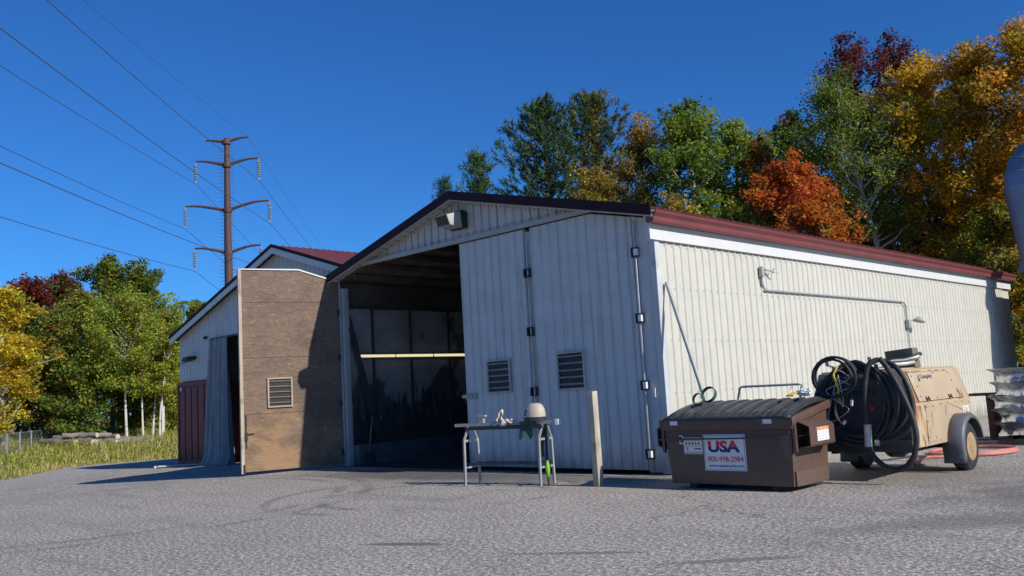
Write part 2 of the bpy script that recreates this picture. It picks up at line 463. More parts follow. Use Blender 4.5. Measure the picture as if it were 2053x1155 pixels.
gx = [-1500, -500, -200, -100, -70, -49, -45, -41, -37, -34, -31, -30, -27, -24, -20, -17, -15, -13, -11, -10, -9, 0, 20, 60, 200, 1500]
gy = [-1500, -300, -60, -20, -10, -6, -4, -2, 0, 10, 20, 30, 60, 120, 400, 1500]
g = MB()
g.v = [(x, y, gz(x, y) - .03) for y in gy for x in gx]
nx = len(gx)
g.f = [(j * nx + i, j * nx + i + 1, (j + 1) * nx + i + 1, (j + 1) * nx + i) for j in range(len(gy) - 1) for i in range(nx - 1)]
tag(g.build('ground', GROUND), 'dry grassy earth stretching away under the trees', kind='structure')

EDGE = [(-60, -14), (-20, -20), (-8, -23.5), (-2.8, -26.2), (0, -28.3), (1.5, -29.3), (3, -28.9), (5, -27.5), (8, -26), (26, -26)]
def edge_x(y):
    for (a, b), (c_, d) in zip(EDGE, EDGE[1:]):
        if a <= y <= c_: return b + (d - b) * (y - a) / (c_ - a)
    return -26
rnd = random.Random(5)
ys = [-60, -40, -30, -20] + [-20 + .5 * k for k in range(1, 70)] + [18, 22, 26]
g = MB(); cols = 12
for y in ys:
    e = edge_x(y) + rnd.uniform(-.25, .25)
    for x in (e, e * .8 - 3.4, e * .5 - 8.5, -17, -15, -13, -11, -10, -9, 0, 15, 45):
        g.v.append((x, y, gz(x, y)))
g.f = [(j * cols + i, j * cols + i + 1, (j + 1) * cols + i + 1, (j + 1) * cols + i) for j in range(len(ys) - 1) for i in range(cols - 1)]
tag(g.build('pavement', ASPH), 'worn grey asphalt yard with dark stains and tyre marks', kind='structure')

# ------------------------------------------------------------------ ribbed steel sheet
PITCH = .2285
def ribbed(name, parent, mat, O, U, N, T, u0, u1, fb, ft, d=0.0, kinks=(), loc=None, h=.022, pitch=PITCH, rw=1.0):
    O, U, N, T = V(O), V(U), V(N), V(T)
    us = {round(u0, 4): 0, round(u1, 4): 0}
    k = math.floor(u0 / pitch) - 1
    while k * pitch < u1 + pitch:
        c = (k + .5) * pitch
        for du, hh in ((-.028 * rw, 0), (-.010 * rw, h), (.010 * rw, h), (.028 * rw, 0)):
            if u0 < c + du < u1: us[round(c + du, 4)] = hh
        for du in (-.075, .075):
            if u0 < c + du < u1: us[round(c + du, 4)] = .0
        k += 1
    for q in kinks:
        if u0 < q < u1 and round(q, 4) not in us: us[round(q, 4)] = 0
    mb = MB(); ul = sorted(us)
    for u in ul:
        b, t_ = fb(u), ft(u)
        mb.v.append(tuple(O + U * u + N * (us[u] + d) + T * b))
        mb.v.append(tuple(O + U * u + N * (us[u] + d) + T * max(t_, b + .001)))
    n = len(ul)
    for i in range(n - 1):
        mb.f.append((2 * i, 2 * i + 2, 2 * i + 3, 2 * i + 1))
    # folded edge so that the sheet has thickness at both ends
    base = len(mb.v)
    for i, u in enumerate(ul):
        p = V(mb.v[2 * i + 1]); mb.v.append(tuple(p - N * (us[u] + d + .015)))
        p = V(mb.v[2 * i]); mb.v.append(tuple(p - N * (us[u] + d + .015)))
    for i in range(n - 1):
        mb.f.append((2 * i + 1, 2 * i + 3, base + 2 * i + 2, base + 2 * i))
        mb.f.append((2 * i, base + 2 * i + 1, base + 2 * i + 3, 2 * i + 2))
    return mb.build(name, mat, parent, loc=loc)

def screws(mb, O, U, N, T, u0, u1, rows, both=True, s=.011, pitch=PITCH):
    O, U, N, T = V(O), V(U), V(N), V(T)
    k = math.ceil(u0 / pitch)
    while (k + .5) * pitch < u1:
        c = (k + .5) * pitch
        for z in rows:
            for du in ((-.048, .048) if both else (-.048,)):
                mb.obox(O + U * (c + du) + T * z + N * .004, U * s, T * s, N * .005)
        k += 1

def louver(parent, O, U, N, u0, u1, z0, z1, fmat, smat, nsl=5, depth=.07):
    """framed louvre vent: frame, dark well, slats"""
    O, U, N = V(O), V(U), V(N); T = V(0, 0, 1); w = .035
    def bx(mb, a, b, c, d_, n0, n1):
        mb.obox(O + U * ((a + b) / 2) + T * ((c + d_) / 2) + N * ((n0 + n1) / 2), U * ((b - a) / 2), T * ((d_ - c) / 2), N * ((n1 - n0) / 2))
    f = MB()
    bx(f, u0, u1, z0, z0 + w, .003, .045); bx(f, u0, u1, z1 - w, z1, .003, .045)
    bx(f, u0, u0 + w, z0 + w, z1 - w, .003, .045); bx(f, u1 - w, u1, z0 + w, z1 - w, .003, .045)
    f.build('louver_frame', fmat, parent)
    b = MB(); bx(b, u0 + w, u1 - w, z0 + w, z1 - w, .004, .008); b.build('vent_well', M['ink_black'], parent)
    for k in range(nsl):
        zc = z0 + w + (z1 - z0 - 2 * w) * (k + .6) / nsl
        s = MB()
        s.obox(O + U * ((u0 + u1) / 2) + T * zc + N * .026, U * ((u1 - u0) / 2 - w - .002), (T * .011 + N * -.009), (N * .0022 + T * .0036))
        s.build('louver_slat', smat, parent)

# ------------------------------------------------------------------ main building
X0, X1, L, RX, RZ = -9.50, 0.0, 19.9, -4.88, 5.75
SR, SL = (RZ - 4.50) / (0.17 - RX), (RZ - 4.55) / (RX + 9.55)
def rake(x): return RZ - (SR * (x - RX) if x > RX else SL * (RX - x))
B = thing('metal_building', (-4.75, 10, 0), 'large white ribbed steel building with maroon gutter and tall folding doors', 'building')

# lit side wall
wall = MB().box(-.10, -.02, .03, L, 0, 4.35).build('side_wall', M['wall'], B)
npan = 22; pw = PITCH * 4
p0 = ribbed('wall_panel', wall, M['wall'], (0, 0, 0), (0, 1, 0), (1, 0, 0), (0, 0, 1), 0, pw, lambda u: .03, lambda u: 4.02, d=-.004)
p0.location = (0, 0, 0)
for k in range(1, npan):
    if (k + 1) * pw < L + .2: copy_part(p0, wall, (.0015 * (k % 2), k * pw, 0))
s = MB(); screws(s, (0, 0, 0), (0, 1, 0), (1, 0, 0), (0, 0, 1), .05, L - .1, (.5, 1.35, 2.25, 3.15, 3.9), both=False, s=.009)
tag(s.build('screw', M['trim_grey'], wall), None, kind='stuff')
MB().box(.024, .06, -.16, L + .05, 3.97, 4.30).build('fascia', M['fascia'], B)
gp = [(.06, 0, 4.245), (.075, 0, 4.235), (.20, 0, 4.235), (.215, 0, 4.262), (.225, 0, 4.33), (.275, 0, 4.39), (.285, 0, 4.43), (.265, 0, 4.43), (.255, 0, 4.40), (.06, 0, 4.40)]
MB().prism([(x, -.28, z) for x, _, z in gp], (0, L + .41, 0)).build('gutter', M['maroon'], B)
tr = MB(); tr.box(-.16, .025, -.030, -.004, 3.97, 4.42); tr.box(.0245, .062, -.19, -.162, 3.97, 4.40); tr.build('eave_return', M['fascia'], B)

# other walls, hidden from here but closing the room
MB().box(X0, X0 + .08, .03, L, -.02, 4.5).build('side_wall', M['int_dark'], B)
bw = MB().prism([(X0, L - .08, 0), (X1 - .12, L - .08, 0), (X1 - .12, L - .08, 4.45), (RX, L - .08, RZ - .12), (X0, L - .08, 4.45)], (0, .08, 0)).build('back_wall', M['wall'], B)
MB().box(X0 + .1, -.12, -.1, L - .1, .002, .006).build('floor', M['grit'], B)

# roof
rf = MB()
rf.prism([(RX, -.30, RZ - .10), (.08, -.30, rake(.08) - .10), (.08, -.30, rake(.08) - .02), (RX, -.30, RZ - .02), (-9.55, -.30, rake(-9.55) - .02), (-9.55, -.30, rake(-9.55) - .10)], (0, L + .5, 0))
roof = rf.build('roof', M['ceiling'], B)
lenR = math.hypot(.10 - RX, SR * (.10 - RX)); TR = V(.10 - RX, 0, -SR * (.10 - RX)).normalized(); NR = V(-TR.z, 0, TR.x)
lenL = math.hypot(RX + 9.57, SL * (RX + 9.57)); TL = V(-9.57 - RX, 0, -SL * (RX + 9.57)).normalized(); NL = V(TL.z, 0, -TL.x)
for (TT, NN, LL) in ((TR, NR, lenR), (TL, NL, lenL)):
    q = ribbed('roof_panel', roof, M['roof'], (RX, -.30, RZ), (0, 1, 0), NN, TT, 0, pw, lambda u: .02, lambda u: LL, d=.0, h=.028)
    for k in range(1, 22): copy_part(q, roof, (0, k * pw, .0015 * (k % 2)))
MB().prism([(RX - .18, -.31, RZ - .18 * SL + .035), (RX, -.31, RZ + .05), (RX + .18, -.31, RZ - .18 * SR + .035), (RX + .18, -.31, RZ - .18 * SR + .01), (RX, -.31, RZ + .02), (RX - .18, -.31, RZ - .18 * SL + .01)], (0, L + .7, 0)).build('ridge_cap', M['roof'], B)
for (xa, xb) in ((RX, .20), (-9.58, RX)):
    MB().prism([(xa, -.325, rake(xa) - .15), (xb, -.325, rake(xb) - .15), (xb, -.325, rake(xb) + .035), (xa, -.325, rake(xa) + .035)], (0, .024, 0)).build('rake_trim', M['maroon_shaded'], B)
    MB().prism([(xa, -.3005, rake(xa) - .175), (xb, -.3005, rake(xb) - .175), (xb, -.3005, rake(xb) - .125), (xa, -.3005, rake(xa) - .125)], (0, .045, 0)).build('soffit_rail', M['trim_grey'], B)
    mb = MB()
    mb.prism([(xa, -.25, rake(xa) - .122), (xb, -.25, rake(xb) - .122), (xb, -.25, rake(xb) - .103), (xa, -.25, rake(xa) - .103)], (0, .245, 0))
    mb.build('soffit', M['gable'], B)
for k in range(7):                                   # purlins under each slope
    for s_ in (-1, 1):
        f_ = (k + .35) / 7
        x = RX + s_ * f_ * (4.75 if s_ > 0 else 4.45)
        MB().box(x - .035, x + .035, .12, L - .1, rake(x) - .24, rake(x) - .12).build('purlin', M['ceiling'], B)

# gable above the doors
gb = MB().prism([(-8.28, .02, 4.74), (-1.30, .02, 4.74), (-1.30, .02, rake(-1.30) - .11), (RX, .02, RZ - .11), (-8.28, .02, rake(-8.28) - .11)], (0, .07, 0)).build('gable_wall', M['gable'], B)
xs = -8.25
while xs < -1.3:
    xe = min(xs + pw, -1.32)
    ribbed('wall_panel', gb, M['gable'], (0, 0, 0), (1, 0, 0), (0, -1, 0), (0, 0, 1), xs, xe, lambda u: 4.76, lambda u: rake(u) - .13, kinks=(RX,))
    xs += pw
s = MB(); screws(s, (0, 0, 0), (1, 0, 0), (0, -1, 0), (0, 0, 1), -8.0, -1.6, (4.86,), s=.008)
for k in range(28):
    x = -8.0 + k * PITCH; s.box(x - .01, x + .01, -.012, 0, rake(x) - .20, rake(x) - .18)
tag(s.build('screw', M['dark'], gb), None, kind='stuff')
MB().box(-8.35, -1.28, -.085, -.024, 4.70, 4.785).build('header_trim', M['trim_grey'], B)

# closed doors
def dtop(x): return min(4.69, rake(x) - .19)
kx = RX + (RZ - .19 - 4.69) / SR
def leaf(xa, xb, seam, louv, name_mat):
    pts = [(xa, .02, .07), (xb, .02, .07), (xb, .02, dtop(xb))]
    if xa < kx < xb: pts.append((kx, .02, 4.69))
    pts.append((xa, .02, dtop(xa)))
    d = MB().prism(pts, (0, .09, 0)).build('door', M['door'], B)
    x = xa
    while x < xb - .02:
        xe = min(x + pw, xb)
        ribbed('door_panel', d, M['door'], (0, 0, 0), (1, 0, 0), (0, -1, 0), (0, 0, 1), x, xe, lambda u: .075, lambda u: seam + .02, d=.0, h=.022)
        ribbed('door_panel', d, M['door'], (0, 0, 0), (1, 0, 0), (0, -1, 0), (0, 0, 1), x, xe, lambda u: seam, lambda u: dtop(u) - .01, d=.005, kinks=(kx,), h=.022)
        x = xe
    s = MB(); screws(s, (0, -.001, 0), (1, 0, 0), (0, -1, 0), (0, 0, 1), xa + .05, xb - .05, (.20, .95, 1.62, 2.05, 2.72, 3.20, 3.28, 3.98, 4.5 if xb < -2.9 else 4.15), s=.0085)
    tag(s.build('screw', M['trim_grey'], d), None, kind='stuff')
    louver(d, (0, -.016, 0), (1, 0, 0), (0, -1, 0), louv[0], louv[1], louv[2], louv[3], M['trim_grey'], M['steel_paint'])
    return d
dA = leaf(-4.95, -3.06, 3.22, (-4.27, -3.60, 1.52, 2.19), 'a')
dB = leaf(-2.90, -.46, 3.22, (-2.37, -1.69, 1.50, 2.21), 'b')
MB().box(-3.055, -2.905, .005, .05, .07, 4.62).build('fold_strip', M['trim_grey'], dA)
MB().tube([(-2.975, -.045, .9), (-2.975, -.045, 4.45)], .017, 8).build('lock_rod', M['galv'], dA, smooth=True)
def hinge(parent, x, z, light=True):
    h = MB()
    h.box(x - .065, x + .065, -.030, -.022, z - .085, z + .085)
    h.box(x - .065, x + .065, -.10, -.030, z + .065, z + .085); h.box(x - .065, x + .065, -.10, -.030, z - .085, z - .065)
    h.box(x - .065, x - .045, -.10, -.030, z - .065, z + .065)
    o = h.build('hinge', M['dark'], parent)
    if light:
        MB().box(x - .005, x + .055, -.105, -.032, z - .055, z + .055).build('hinge_block', M['white'], parent)
        MB().tube([(x - .025, -.07, z - .064), (x - .025, -.07, z + .064)], .013, 8).build('hinge_pin', M['galv'], parent, smooth=True)
for z in (.35, 1.51, 2.66, 3.81): hinge(dB, -.37, z)
for z in (1.51, 2.66, 3.80): hinge(dA, -2.975, z, False)
MB().tube([(-.37, -.055, .25), (-.37, -.055, 4.36)], .018, 8).build('lock_rod', M['galv'], dB, smooth=True)
la = MB(); la.box(-4.93, -4.63, -.045, -.018, 1.43, 1.55); la.box(-5.02, -4.72, -.075, -.046, 1.46, 1.52); la.tube([(-4.85, -.09, 1.49), (-4.85, -.04, 1.49)], .03, 10)
la.build('latch', M['trim_grey'], dA)
MB().box(-.22, -.17, -.055, -.025, 1.30, 1.46).build('junction_box', M['white'], B)

# corner post and jamb between the doors and the lit wall
cp = ribbed('corner_panel', B, M['door'], (0, 0, 0), (1, 0, 0), (0, -1, 0), (0, 0, 1), -.445, -.16, lambda u: .04, lambda u: rake(u) - .19, h=.022)
ct = MB(); ct.box(-.155, .012, -.022, -.002, .02, 4.40); ct.box(.003, .020, -.020, .12, .02, 3.99); ct.build('corner_trim', M['door'], B)
MB().box(-.44, -.03, .02, .10, .0, 4.30).build('corner_post', M['int_dark'], B)
# left jamb of the doorway
jb = MB(); jb.box(-9.41, -9.24, .0, .16, .0, 4.28); jb.build('jamb_post', M['trim_grey'], B, bevel=.01)
MB().box(-9.50, -9.412, .0, .03, .0, 4.5).build('jamb_flashing', M['door'], B)

# interior left wall: sooty plywood between posts, kerb below
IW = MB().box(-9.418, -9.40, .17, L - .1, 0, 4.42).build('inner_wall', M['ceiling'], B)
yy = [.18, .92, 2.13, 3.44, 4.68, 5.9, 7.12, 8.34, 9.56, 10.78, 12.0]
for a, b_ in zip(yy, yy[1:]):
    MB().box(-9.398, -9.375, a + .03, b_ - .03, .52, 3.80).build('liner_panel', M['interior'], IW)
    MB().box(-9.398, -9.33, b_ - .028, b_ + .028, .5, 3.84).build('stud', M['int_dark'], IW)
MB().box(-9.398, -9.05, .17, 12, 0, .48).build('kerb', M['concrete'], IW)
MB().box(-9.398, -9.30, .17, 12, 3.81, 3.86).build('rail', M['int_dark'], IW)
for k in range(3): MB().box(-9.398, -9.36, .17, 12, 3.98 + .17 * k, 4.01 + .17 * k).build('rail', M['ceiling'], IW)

# open leaf at the left, folded back on itself, plywood side to the sun
th = R(107.4)
LT = V(math.cos(th), -math.sin(th), 0); LN = V(-LT.y, LT.x, 0)
LN = V(.954, -.299, 0)
LH = V(-9.37, -.02, 0)
def LP(u, d, z): return LH + LT * u + LN * d + V(0, 0, z)
def lt_(u): return min(4.72, 4.42 + .30 * u)
def leafpoly(d, u0=.05, u1=2.40, z0=.06, dz=0):
    return [LP(u0, d, z0), LP(u1, d, z0), LP(u1, d, lt_(u1) + dz), LP(1.0, d, 4.72 + dz), LP(u0, d, lt_(u0) + dz)]
DL = MB().prism(leafpoly(-.06), LN * .055).build('door', M['ply'], B)
MB().prism(leafpoly(-.22, .12, 2.33), LN * .10).build('folded_leaf', M['door'], DL)
zs = [.06, 1.36, 2.655, 3.95, 5]
for a, b_ in zip(zs, zs[1:]):
    P = [LP(.06, -.004, a + .004), LP(2.34, -.004, a + .004)]
    if b_ < 4.4: P += [LP(2.34, -.004, b_ - .004), LP(.06, -.004, b_ - .004)]
    else: P += [LP(2.34, -.004, 4.70), LP(1.0, -.004, 4.70), LP(.06, -.004, lt_(.06) - .02)]
    MB().prism(P, LN * .018).build('plywood_sheet', M['ply'], DL)
e = MB(); e.prism([LP(2.35, -.065, .03), LP(2.42, -.065, .03), LP(2.42, -.065, 4.75), LP(2.35, -.065, 4.75)], LN * .12)
e.build('edge_frame', pmat('worn_cream_edge', (.42, .36, .27), .7, layers=[((.12, .07, .04), (6, 6, 2), .5, .7, .7)]), DL)
e = MB()
e.prism([LP(.05, -.03, lt_(.05) + .0), LP(1.0, -.03, 4.72), LP(1.0, -.03, 4.755), LP(.05, -.03, lt_(.05) + .035)], LN * .06)
e.prism([LP(1.001, -.03, 4.72), LP(2.348, -.03, 4.72), LP(2.348, -.03, 4.745), LP(1.001, -.03, 4.755)], LN * .06)
e.build('top_trim', M['fascia'], DL)
louver(DL, LP(0, .016, 0), LT, LN, 1.22, 1.80, 1.49, 2.18, pmat('tan_vent_frame', (.40, .31, .22), .7), pmat('brown_vent_slat', (.16, .12, .09), .7), 5)
e = MB(); e.bar(LP(2.30, .03, .60), LP(2.30, .03, 1.35), .02); e.bar(LP(2.12, .04, .92), LP(2.33, .04, .92), .025); e.obox(LP(2.30, .04, .86), LT * .03, V(0, 0, .09), LN * .02)
e.build('latch', M['dark'], DL)
e = MB(); e.bar(LP(2.36, .08, .02), LP(2.36, .08, .24), .025); e.build('drop_bolt', M['dark'], DL)
for z in (.35, 1.5, 2.6, 3.7):
    e = MB(); e.obox(LP(.03, .03, z), LT * .05, V(0, 0, .07), LN * .02); e.build('hinge', M['dark'], DL)
MB().tube([LP(.0, .05, .3), LP(.0, .05, 4.35)], .02, 8).build('hinge_pipe', M['steel_paint'], DL, smooth=True)

# ------------------------------------------------------------------ shed at the left
SX0, SX1, SY, SRX, SRZ = -20.3, -9.62, 1.0, -13.78, 6.13
SS = .312
def srake(x): return SRZ - SS * abs(x - SRX)
S = thing('white_shed', (-15, 7, -.2), 'smaller white gabled shed with dark maroon roof behind the open brown door', 'building')
sw = MB()
sw.prism([(SX0, SY + .03, 2.50), (-18.0, SY + .03, 2.50), (-18.0, SY + .03, srake(-18.0) - .12), (SX0, SY + .03, srake(SX0) - .12)], (0, .08, 0))
sw.prism([(-17.999, SY + .03, 3.78), (SX1, SY + .03, 3.78), (SX1, SY + .03, srake(SX1) - .12), (SRX, SY + .03, SRZ - .12), (-17.999, SY + .03, srake(-17.999) - .12)], (0, .08, 0))
sw.box(-14.6, SX1, SY + .03, SY + .11, -.4, 3.779)  # unseen piece, widened to block sun from reaching the tarp
sw = sw.build('gable_wall', M['gable'], S)
x = SX0
while x < SX1 - .01:
    xe = min(x + pw, SX1)
    zb = 2.52 if xe <= -17.95 else 3.80
    if x < -18.0 < xe - .02:
        ribbed('wall_panel', sw, M['shed'], (0, SY, 0), (1, 0, 0), (0, -1, 0), (0, 0, 1), x, -18.0, lambda u: 2.52, lambda u: srake(u) - .13, kinks=(SRX,), h=.012)
        ribbed('wall_panel', sw, M['shed'], (0, SY, 0), (1, 0, 0), (0, -1, 0), (0, 0, 1), -18.0, xe, lambda u: 3.80, lambda u: srake(u) - .13, kinks=(SRX,), h=.012)
    else:
        ribbed('wall_panel', sw, M['shed'], (0, SY, 0), (1, 0, 0), (0, -1, 0), (0, 0, 1), x, xe, lambda u: zb, lambda u: srake(u) - .13, kinks=(SRX,), h=.012)
    x = xe
MB().box(SX0, SX0 + .1, SY + .12, 13, -.5, srake(SX0) - .14).build('side_wall', M['gable'], S)
MB().box(SX0, SX1, 12.9, 13, -.5, 4.0).build('back_wall', M['int_dark'], S)
sr = MB().prism([(SX0 - .2, SY - .25, srake(SX0 - .2) - .11), (SRX, SY - .25, SRZ - .11), (SX1, SY - .25, srake(SX1) - .11), (SX1, SY - .25, srake(SX1) - .02), (SRX, SY - .25, SRZ - .02), (SX0 - .2, SY - .25, srake(SX0 - .2) - .02)], (0, 12.4, 0)).build('roof', M['int_dark'], S)
T2 = V(1, 0, -SS).normalized(); N2 = V(SS, 0, 1).normalized(); L2 = (SX1 - SRX) * math.hypot(1, SS)
q = ribbed('roof_panel', sr, M['maroon'], (SRX, SY - .26, SRZ), (0, 1, 0), N2, T2, 0, pw, lambda u: .0, lambda u: L2)
for k in range(1, 13): copy_part(q, sr, (0, k * pw, .0015 * (k % 2)))
T3 = V(-1, 0, -SS).normalized(); N3 = V(-SS, 0, 1).normalized(); L3 = (SRX - SX0 + .22) * math.hypot(1, SS)
q = ribbed('roof_panel', sr, M['maroon'], (SRX, SY - .26, SRZ), (0, 1, 0), N3, T3, 0, pw, lambda u: .0, lambda u: L3)
for k in range(1, 13): copy_part(q, sr, (0, k * pw, .0015 * (k % 2)))
for xa, xb in ((SX0 - .22, SRX), (SRX, SX1)):
    MB().prism([(xa, SY - .285, srake(xa) - .06), (xb, SY - .285, srake(xb) - .06), (xb, SY - .285, srake(xb) + .035), (xa, SY - .285, srake(xa) + .035)], (0, .022, 0)).build('rake_trim', M['maroon_shaded'], S)
    MB().prism([(xa, SY - .262, srake(xa) - .24), (xb, SY - .262, srake(xb) - .24), (xb, SY - .262, srake(xb) - .061), (xa, SY - .262, srake(xa) - .061)], (0, .03, 0)).build('rake_board', M['fascia'], S)
MB().box(-18.03, -14.6, SY - .03, SY + .03, 3.74, 3.80).build('header_trim', M['dark'], S)
MB().box(-18.03, -17.97, SY - .028, SY + .05, -.3, 3.738).build('door_post', M['dark'], S)
MB().box(SX0 + .1, SX1, SY + .2, 12.8, -.27, -.262).build('floor', M['grit'], S)

# container end built in under the shed wall
CT = thing('shipping_container', (-19.2, 4, -.25), 'faded red corrugated container end below the white shed wall', 'container')
MB().box(-20.38, -18.06, SY - .0, 7, -.22, 2.46).build('container_body', M['red_cont'], CT)
for k in range(5):
    x = -20.28 + k * .45
    MB().prism([(x, SY - .002, -.05), (x + .38, SY - .002, -.05), (x + .38, SY - .002, 2.30), (x, SY - .002, 2.30)], (0, -.035, 0)).build('corrugation', M['red_cont'], CT, bevel=.012)
fr = MB(); fr.box(-20.40, -20.30, SY - .06, SY - .001, -.24, 2.48); fr.box(-20.298, -18.06, SY - .058, SY - .001, 2.36, 2.48); fr.box(-20.298, -18.06, SY - .058, SY - .001, -.24, -.10)
fr.build('container_frame', M['red_cont'], CT)
MB().box(-20.18, -20.05, SY - .066, SY - .059, 2.20, 2.32).build('plate', M['sticker'], CT)

# grey tarp hung in the shed doorway
def tarp(u, v_):
    z = 3.74 - v_ * 3.94
    w = 1.05 + .62 * v_ ** 1.5
    x0 = -17.80 - .22 * v_ ** 1.6
    ph = u * 11.0
    y = SY - .12 - .10 * v_ - (.07 + .08 * v_) * math.sin(ph * math.pi + .9 * math.sin(5 * u) + .5 * math.sin(4 * v_ + 3 * u)) - .04 * math.sin(23 * u + 2 * v_)
    if v_ > .93: y -= (v_ - .93) * 1.2 * (1 + math.sin(ph * 3))
    sc = .02 * math.sin(u * 40) * (1 - v_) if v_ < .05 else 0
    return (x0 + u * w, y, z + sc)
o = MB().grid(tarp, 70, 34).build('tarp_curtain', M['fabric'], smooth=True, ang=180)
sm = o.modifiers.new('thick', 'SOLIDIFY'); sm.thickness = .012
tag(o, 'long grey tarp curtain hanging in creased folds in the shed doorway', 'curtain')

# ------------------------------------------------------------------ lettering
def text(body, mat, parent, O, U, T, N, width=None, height=None, name='lettering', bold=0.0, thick=.0015, align='LEFT'):
    """flat letters converted to a mesh, laid on the plane (U right, T up, N out)"""
    cu = bpy.data.curves.new(name, 'FONT'); cu.body = body; cu.size = 1.0; cu.offset = bold; cu.extrude = .0; cu.resolution_u = 3
    tmp = bpy.data.objects.new(name, cu); COL.objects.link(tmp)
    dg = bpy.context.evaluated_depsgraph_get(); dg.update()
    me = bpy.data.meshes.new_from_object(tmp.evaluated_get(dg))
    bpy.data.objects.remove(tmp)
    co = np.array([v_.co[:] for v_ in me.vertices])
    mn, mx = co.min(0), co.max(0)
    sx = width / (mx[0] - mn[0]) if width else None
    sy = height / (mx[1] - mn[1]) if height else sx
    sx = sx or sy
    O, U, T, N = V(O), V(U), V(T), V(N)
    for v_ in me.vertices:
        v_.co = O + U * ((v_.co.x - mn[0]) * sx) + T * ((v_.co.y - mn[1]) * sy) + N * thick
    me.materials.clear(); me.materials.append(mat)
    me.name = name
    return link(bpy.data.objects.new(name, me), parent)

def two_tone(name, top, bot, zcut):
    m = bpy.data.materials.new(name); t = NT(m); p = t.pos()
    s_ = t.n('ShaderNodeSeparateXYZ'); t.l(p, s_.inputs[0])
    n_ = t.noise(t.scaled(p, (14, 14, 4)), 1.5, 4)
    f = t.math('GREATER_THAN', t.math('MULTIPLY_ADD', n_, .012, s_.outputs['Z']), zcut + .006)
    t.out(t.mix(f, bot, top), .45)
    return m

EX, EY, EZ = V(1, 0, 0), V(0, 1, 0), V(0, 0, 1)

# ------------------------------------------------------------------ gable light
g = thing('wall_light', (-4.85, -.2, 4.95), 'boxy dark floodlight on the gable above the doorway', 'light')
MB().prism([(-5.05, -.024, 4.98), (-5.05, -.024, 5.32), (-5.05, -.16, 5.36), (-5.05, -.20, 5.30), (-5.05, -.16, 4.98)], (.42, 0, 0)).build('housing', M['dark'], g, bevel=.008)
MB().prism([(-5.03, -.161, 4.99), (-5.03, -.200, 5.33), (-5.03, -.58, 5.22), (-5.03, -.50, 5.02)], (.38, 0, 0)).build('hood', M['trim_grey'], g, bevel=.008)
MB().prism([(-5.01, -.508, 5.025), (-5.01, -.582, 5.21), (-5.01, -.59, 5.21), (-5.01, -.516, 5.02)], (.34, 0, 0)).build('lens', M['glass_dark'], g)

# ------------------------------------------------------------------ interior things
TUBE = bpy.data.materials.new('lit_tube'); t = NT(TUBE)
em = t.n('ShaderNodeEmission'); em.inputs['Color'].default_value = (1, .88, .55, 1); em.inputs['Strength'].default_value = .78
o_ = t.n('ShaderNodeOutputMaterial'); t.l(em.outputs[0], o_.inputs[0])
for k, (a, b_) in enumerate(((.40, 1.56), (1.62, 2.82), (2.89, 4.09))):
    q = thing('tube_light', (-9.33, (a + b_) / 2, 2.58), ('pale yellow lit tube light nearest the open brown door', 'middle of three pale yellow tube lights on the sooty wall', 'pale yellow tube light farthest from the brown door, beside the white doors')[k], 'light', 'tube lights on the inner wall')
    MB().box(-9.374, -9.33, a - .02, b_ + .02, 2.56, 2.69).build('housing', M['int_dark'], q)
    MB().tube([(-9.305, a, 2.625), (-9.305, b_, 2.625)], .033, 10).build('tube', TUBE, q, smooth=True)
q = MB(); q.bar((-9.27, .12, 3.62), (-9.12, .86, .49), .16, .03, (1, 0, 0))
tag(q.build('plank', M['int_dark']), 'dark plank leaning across the sooty inner wall by the jamb', 'plank')
q = thing('shovel', (-8.95, .55, 0), 'shovel leaning on the dark kerb just inside the doorway', 'shovel')
MB().tube([(-8.98, .42, .30), (-9.03, .58, 1.15)], .018, 8).build('handle', M['pallet'], q, smooth=True)
MB().tube([(-9.035, .50, 1.16), (-9.03, .66, 1.16)], .016, 8).build('grip', M['dark'], q, smooth=True)
MB().prism([(-8.97, .26, .30), (-8.97, .56, .30), (-8.92, .57, .02), (-8.92, .25, .02)], (.012, 0, .004)).build('blade', M['int_dark'], q)
def heap(u, v_):
    x = -8.9 + 4.6 * u; y = .9 + 5.0 * v_
    h = .38 * max(0, math.sin(math.pi * u)) ** .8 * max(0, math.sin(math.pi * v_)) ** .7 * (1 + .25 * math.sin(9 * u + 4 * v_) + .15 * math.sin(17 * v_ - 6 * u))
    return (x, y, .007 + h)
tag(MB().grid(heap, 30, 30).build('grit_pile', M['grit'], smooth=True, ang=180), 'low dark heap of blasting grit on the building floor', 'grit pile')

# ------------------------------------------------------------------ dumpster
D = thing('dumpster', (2.0, -1.05, 0), 'brown steel dumpster with black ribbed lid and white USA sign', 'dumpster')
bd = MB()
fx0, fx1 = 1.06, 2.97
prof = [(-1.50, .07), (-.50, .07), (-.42, 1.14), (-1.50, .97)]
def skin(x_of):
    return [(x_of(z), y, z) for (y, z) in prof]
Lx = lambda z: 1.06 - .09 * (z / .97)
Rx = lambda z: 2.97 + .03 * (z / .97)
P1, P2 = skin(Lx), skin(Rx)
bd.add(P1 + P2, [(0, 1, 2, 3)[::-1], (4, 5, 6, 7), (0, 4, 7, 3)[::-1], (1, 5, 6, 2), (0, 1, 5, 4), (3, 2, 6, 7)])
body = bd.build('bin_body', M['brown'], D, bevel=.012)
MB().box(.945, 3.03, -1.545, -1.502, .83, .985).build('front_rim', M['brown'], D, bevel=.008)
MB().prism([(3.005, -1.55, .87), (3.005, -.38, 1.06), (3.005, -.38, 1.17), (3.005, -1.55, .985)], (.045, 0, 0)).build('side_rim', M['brown'], D, bevel=.008)
MB().prism([(.925, -1.55, .87), (.925, -.38, 1.06), (.925, -.38, 1.17), (.925, -1.55, .985)], (.045, 0, 0)).build('side_rim', M['brown'], D, bevel=.008)
